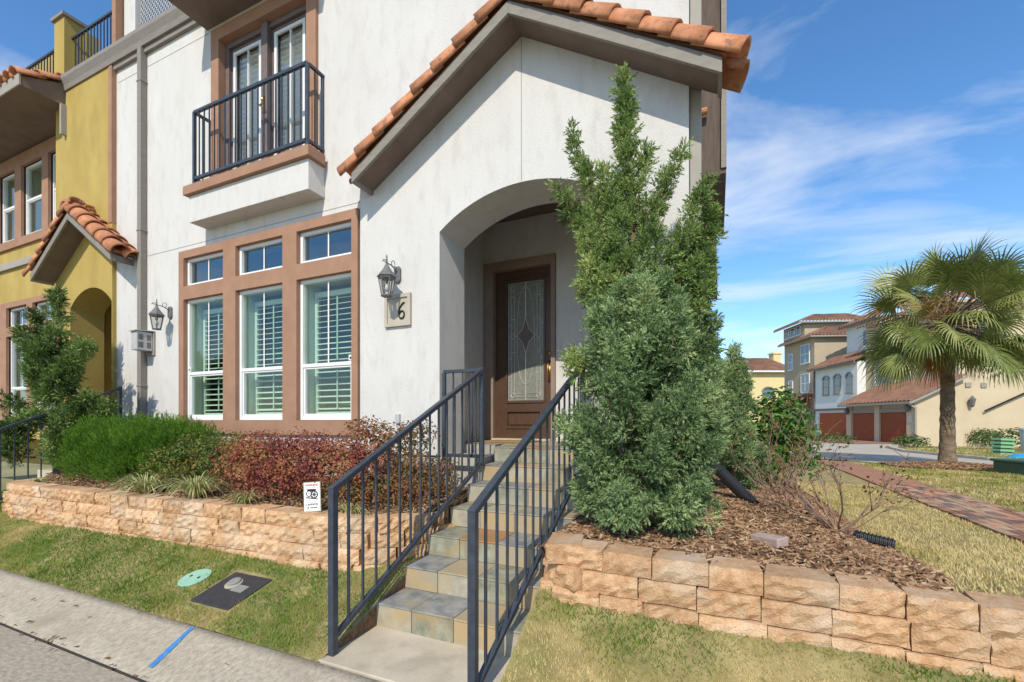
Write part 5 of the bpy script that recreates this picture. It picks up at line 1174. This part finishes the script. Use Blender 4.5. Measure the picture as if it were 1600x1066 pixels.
# house B: white, three arched windows
B_ = far_thing('arched_window_house', 'white house with three arched windows and a tiled roof behind the bare roses')
m_ = MB(); m_.box(2.3, 9, 9.22, 15.6, -.3, 6.7); m_.box(4.4, 9, 9.6, 14.0, 6.7, 10.6); m_.build('wall', 'far_white', B_)
for s in (10.15, 11.9, 13.6): fwin(B_, 'x', 2.3, s-.42, s+.42, 4.05, 5.45, arched=True, cols_=1)
r = MB(); tile_roof(r, (1.85, 8.9, 6.65), (1.85, 16, 6.65), (4.4, 8.9, 7.9), (4.4, 16, 7.9)); r.build('roof', 'far_tile', B_)
r = MB(); tile_roof(r, (3.9, 9.2, 10.5), (3.9, 14.4, 10.5), (7, 9.2, 12), (7, 14.4, 12)); r.build('roof', 'far_tile', B_)
for nm_, bb in (('gutter', (1.78, 1.92, 8.9, 16, 6.5, 6.64)), ('gutter', (3.82, 3.96, 9.2, 14.4, 10.35, 10.5)), ('downpipe', (2.18, 2.29, 15.4, 15.52, 0, 6.5)), ('band', (2.15, 2.299, 9.3, 15.3, 2.55, 2.72))): MB().box(*bb).build(nm_, 'bronze_door', B_)
MB().box(2.2, 2.298, 10.2, 14.5, -.1, 2.3).build('garage_door', 'garage_red', B_); fwin(B_, 'y', 9.6, 4.9, 6.0, 8.2, 9.6, arched=True); fwin(B_, 'x', 4.4, 10.4, 11.6, 8.3, 9.7)
# house C: tall taupe house
C_ = far_thing('tall_house', 'tall taupe house with stepped tiled roofs, tallest on the far street')
m_ = MB(); m_.box(3.1, 11, 17.0, 23.0, -.3, 10.3); m_.box(3.3, 10, 19.2, 23.6, 10.3, 12.2); m_.build('wall', 'far_taupe', C_)
m_ = MB(); m_.box(.6, 3.09, 17.6, 22.6, -.3, 2.9); m_.build('entry_wing', 'far_taupe', C_); MB().box(.55, .62, 18.4, 21.2, -.1, 2.2).build('painted_opening', 'opening_shade', C_)  # dark slab on the solid wing; the opening's shade is its colour
for z0, z1 in ((4.6, 6.5), (7.7, 9.6)): fwin(C_, 'x', 3.1, 17.9, 19.4, z0, z1)
for z0, z1 in ((4.7, 6.0), (7.3, 9.0)): fwin(C_, 'x', 3.1, 21.2, 22.0, z0, z1, cols_=1)
for s in (20.0, 21.2, 22.4): fwin(C_, 'x', 3.3, s, s+.7, 11.0, 11.9, rows=1, cols_=1)
r = MB(); tile_roof(r, (2.5, 16.5, 10.25), (2.5, 23.2, 10.25), (5.2, 18.6, 11.5), (5.2, 23.2, 11.5)); r.build('roof', 'far_tile', C_)
r = MB(); tile_roof(r, (2.5, 16.5, 10.25), (11.4, 16.5, 10.25), (5.2, 18.9, 11.5), (11.4, 18.9, 11.5)); r.build('roof', 'far_tile', C_)
r = MB(); tile_roof(r, (2.5, 18.7, 12.15), (2.5, 24.2, 12.15), (5.2, 20.8, 13.3), (5.2, 22.5, 13.3)); r.build('roof', 'far_tile', C_)
r = MB(); tile_roof(r, (2.5, 18.7, 12.15), (10.6, 18.7, 12.15), (5.2, 20.8, 13.3), (8.5, 20.8, 13.3)); r.build('roof', 'far_tile', C_)
r = MB(); tile_roof(r, (.2, 17.2, 2.85), (.2, 23, 2.85), (3.1, 17.2, 4.3), (3.1, 23, 4.3)); r.build('roof', 'far_tile', C_)
for bb in ((2.42, 2.56, 16.57, 23.2, 10.1, 10.26), (2.42, 11.3, 16.42, 16.56, 10.1, 10.26), (2.42, 2.56, 18.77, 24.2, 12.0, 12.16), (2.42, 10.5, 18.62, 18.76, 12.0, 12.16)): MB().box(*bb).build('gutter', 'far_trim', C_)
# house D: yellow with hip roof, farthest
Dh = thing('hip_roof_house', 'pale yellow house with a brown hip roof, farthest away', 'house', 'houses across the far street'); dpos = fx*72 + rx*41.5; Dh.location = (dpos.x, dpos.y, 0); Dh.rotation_euler = (0, 0, math.atan2(rx.y, rx.x))
m_ = MB(); m_.box(-8.5, 3, 0, 8, -1, 9.5); m_.build('wall', 'far_yellow', Dh)
r = MB(); tile_roof(r, (-9.2, -.7, 9.4), (3.7, -.7, 9.4), (-4.0, 4, 12.0), (1, 4, 12.0), .3); r.build('roof', 'far_tile', Dh)
r = MB(); tile_roof(r, (-9.2, 8.7, 9.4), (-9.2, -.7, 9.4), (-4.0, 4.02, 12), (-4.0, 4, 12)); r.build('roof', 'far_tile', Dh)
t = MB(); t.box(-9.3, 3.8, -.85, -.65, 9.2, 9.42); t.build('gutter', 'far_white', Dh); fwin(Dh, 'y', 0, -1.9, -.0, 5.3, 6.2, arched=True, cols_=3, rows=1); fwin(Dh, 'y', 0, -5.6, -5.0, 7.5, 8.9, cols_=1)
t = MB(); t.box(1.6, 2.9, 3, 4.4, 10.5, 12.9); t.box(1.45, 3.05, 2.85, 4.55, 12.6, 12.8); t.build('chimney', 'far_yellow', Dh)

# utility boxes and shrubs across the street
def fpt(u, v, k): d = k*711/(v-658); return fx*d + rx*((u-800)/711*d)
p = fpt(1592, 741, 1.2); ub = thing('transformer_box', 'dark green transformer box at the edge of the street', 'utility box'); ub.location = (p.x+.25, p.y, .32); ub.rotation_euler = (0, 0, ROT)
MB().box(-.5, .6, -.4, .4, 0, .30).build('cabinet', 'utility_green', ub, bevel=.02); MB().box(-.54, .64, -.44, .44, .30, .36).build('lid', 'utility_green', ub, bevel=.02)
p = fpt(1566, 712, 1.45); gc = thing('slatted_box', 'light green slatted plastic box on the far lawn', 'box'); gc.location = (p.x, p.y, .12); gc.rotation_euler = (0, .05, ROT); gc.scale = (.72, .72, .9)
for k in range(5): MB().box(-.38, .38, -.3, .3, k*.17, k*.17+.10).build('slat', 'crate_green', gc, bevel=.01)
MB().box(-.30, .30, -.24, .24, 0, .80).build('core', 'utility_green', gc)
p = fpt(1600, 706, 1.45); tb_ = thing('grey_bin', 'pale grey-green bin at the right edge of the far lawn', 'bin'); tb_.location = (p.x+.35, p.y, .1); tb_.rotation_euler = (0, 0, ROT)
MB().lathe([(.42, 0), (.48, 1.0), (.52, 1.02), (.52, 1.10), (.1, 1.16)], (0, 0, 0), 14).build('body', 'bin_grey', tb_)
p = fpt(1598, 719, 1.42); tp = MB(); tp.lathe([(.5, 0), (.46, .08), (.3, .2), (.08, .25)], (0, 0, 0), 12); tpo = tp.build('blue_cover', 'tarp_blue', None, smooth=True); tpo.location = (p.x, p.y, .12); tag(tpo, 'bright blue cover lying on the far lawn beside the grey bin', 'cover')
def fshrub(label, u, v, k, r_, h, n=500):
    p = fpt(u, v, k); shrub('far_shrub', label, [(p.x, p.y, h*.45, r_, r_, h*.6)], 'far_shrub', n, leaf=(.16, .09), zmin=.02, base=(p.x, p.y, 0.0), group='shrubs by the far houses')
fshrub('low green shrub at the corner of the garage wing', 1422, 699, 1.5, .9, .7); fshrub('small clipped shrub left of the white house garage', 1262, 690, 1.5, .8, 1.3); fshrub('low green shrub in front of the white house garage', 1303, 692, 1.5, 1.2, .6)
fshrub('dark green shrub at the foot of the far side steps', 1585, 703, 1.5, 1.5, 1.1, 700); fshrub('small dark shrub against the shaded far wall', 1535, 694, 1.5, .8, 1.0); fshrub('low green planting beneath the entry of the tall taupe house', 1240, 689, 1.5, 1.6, .7, 600)
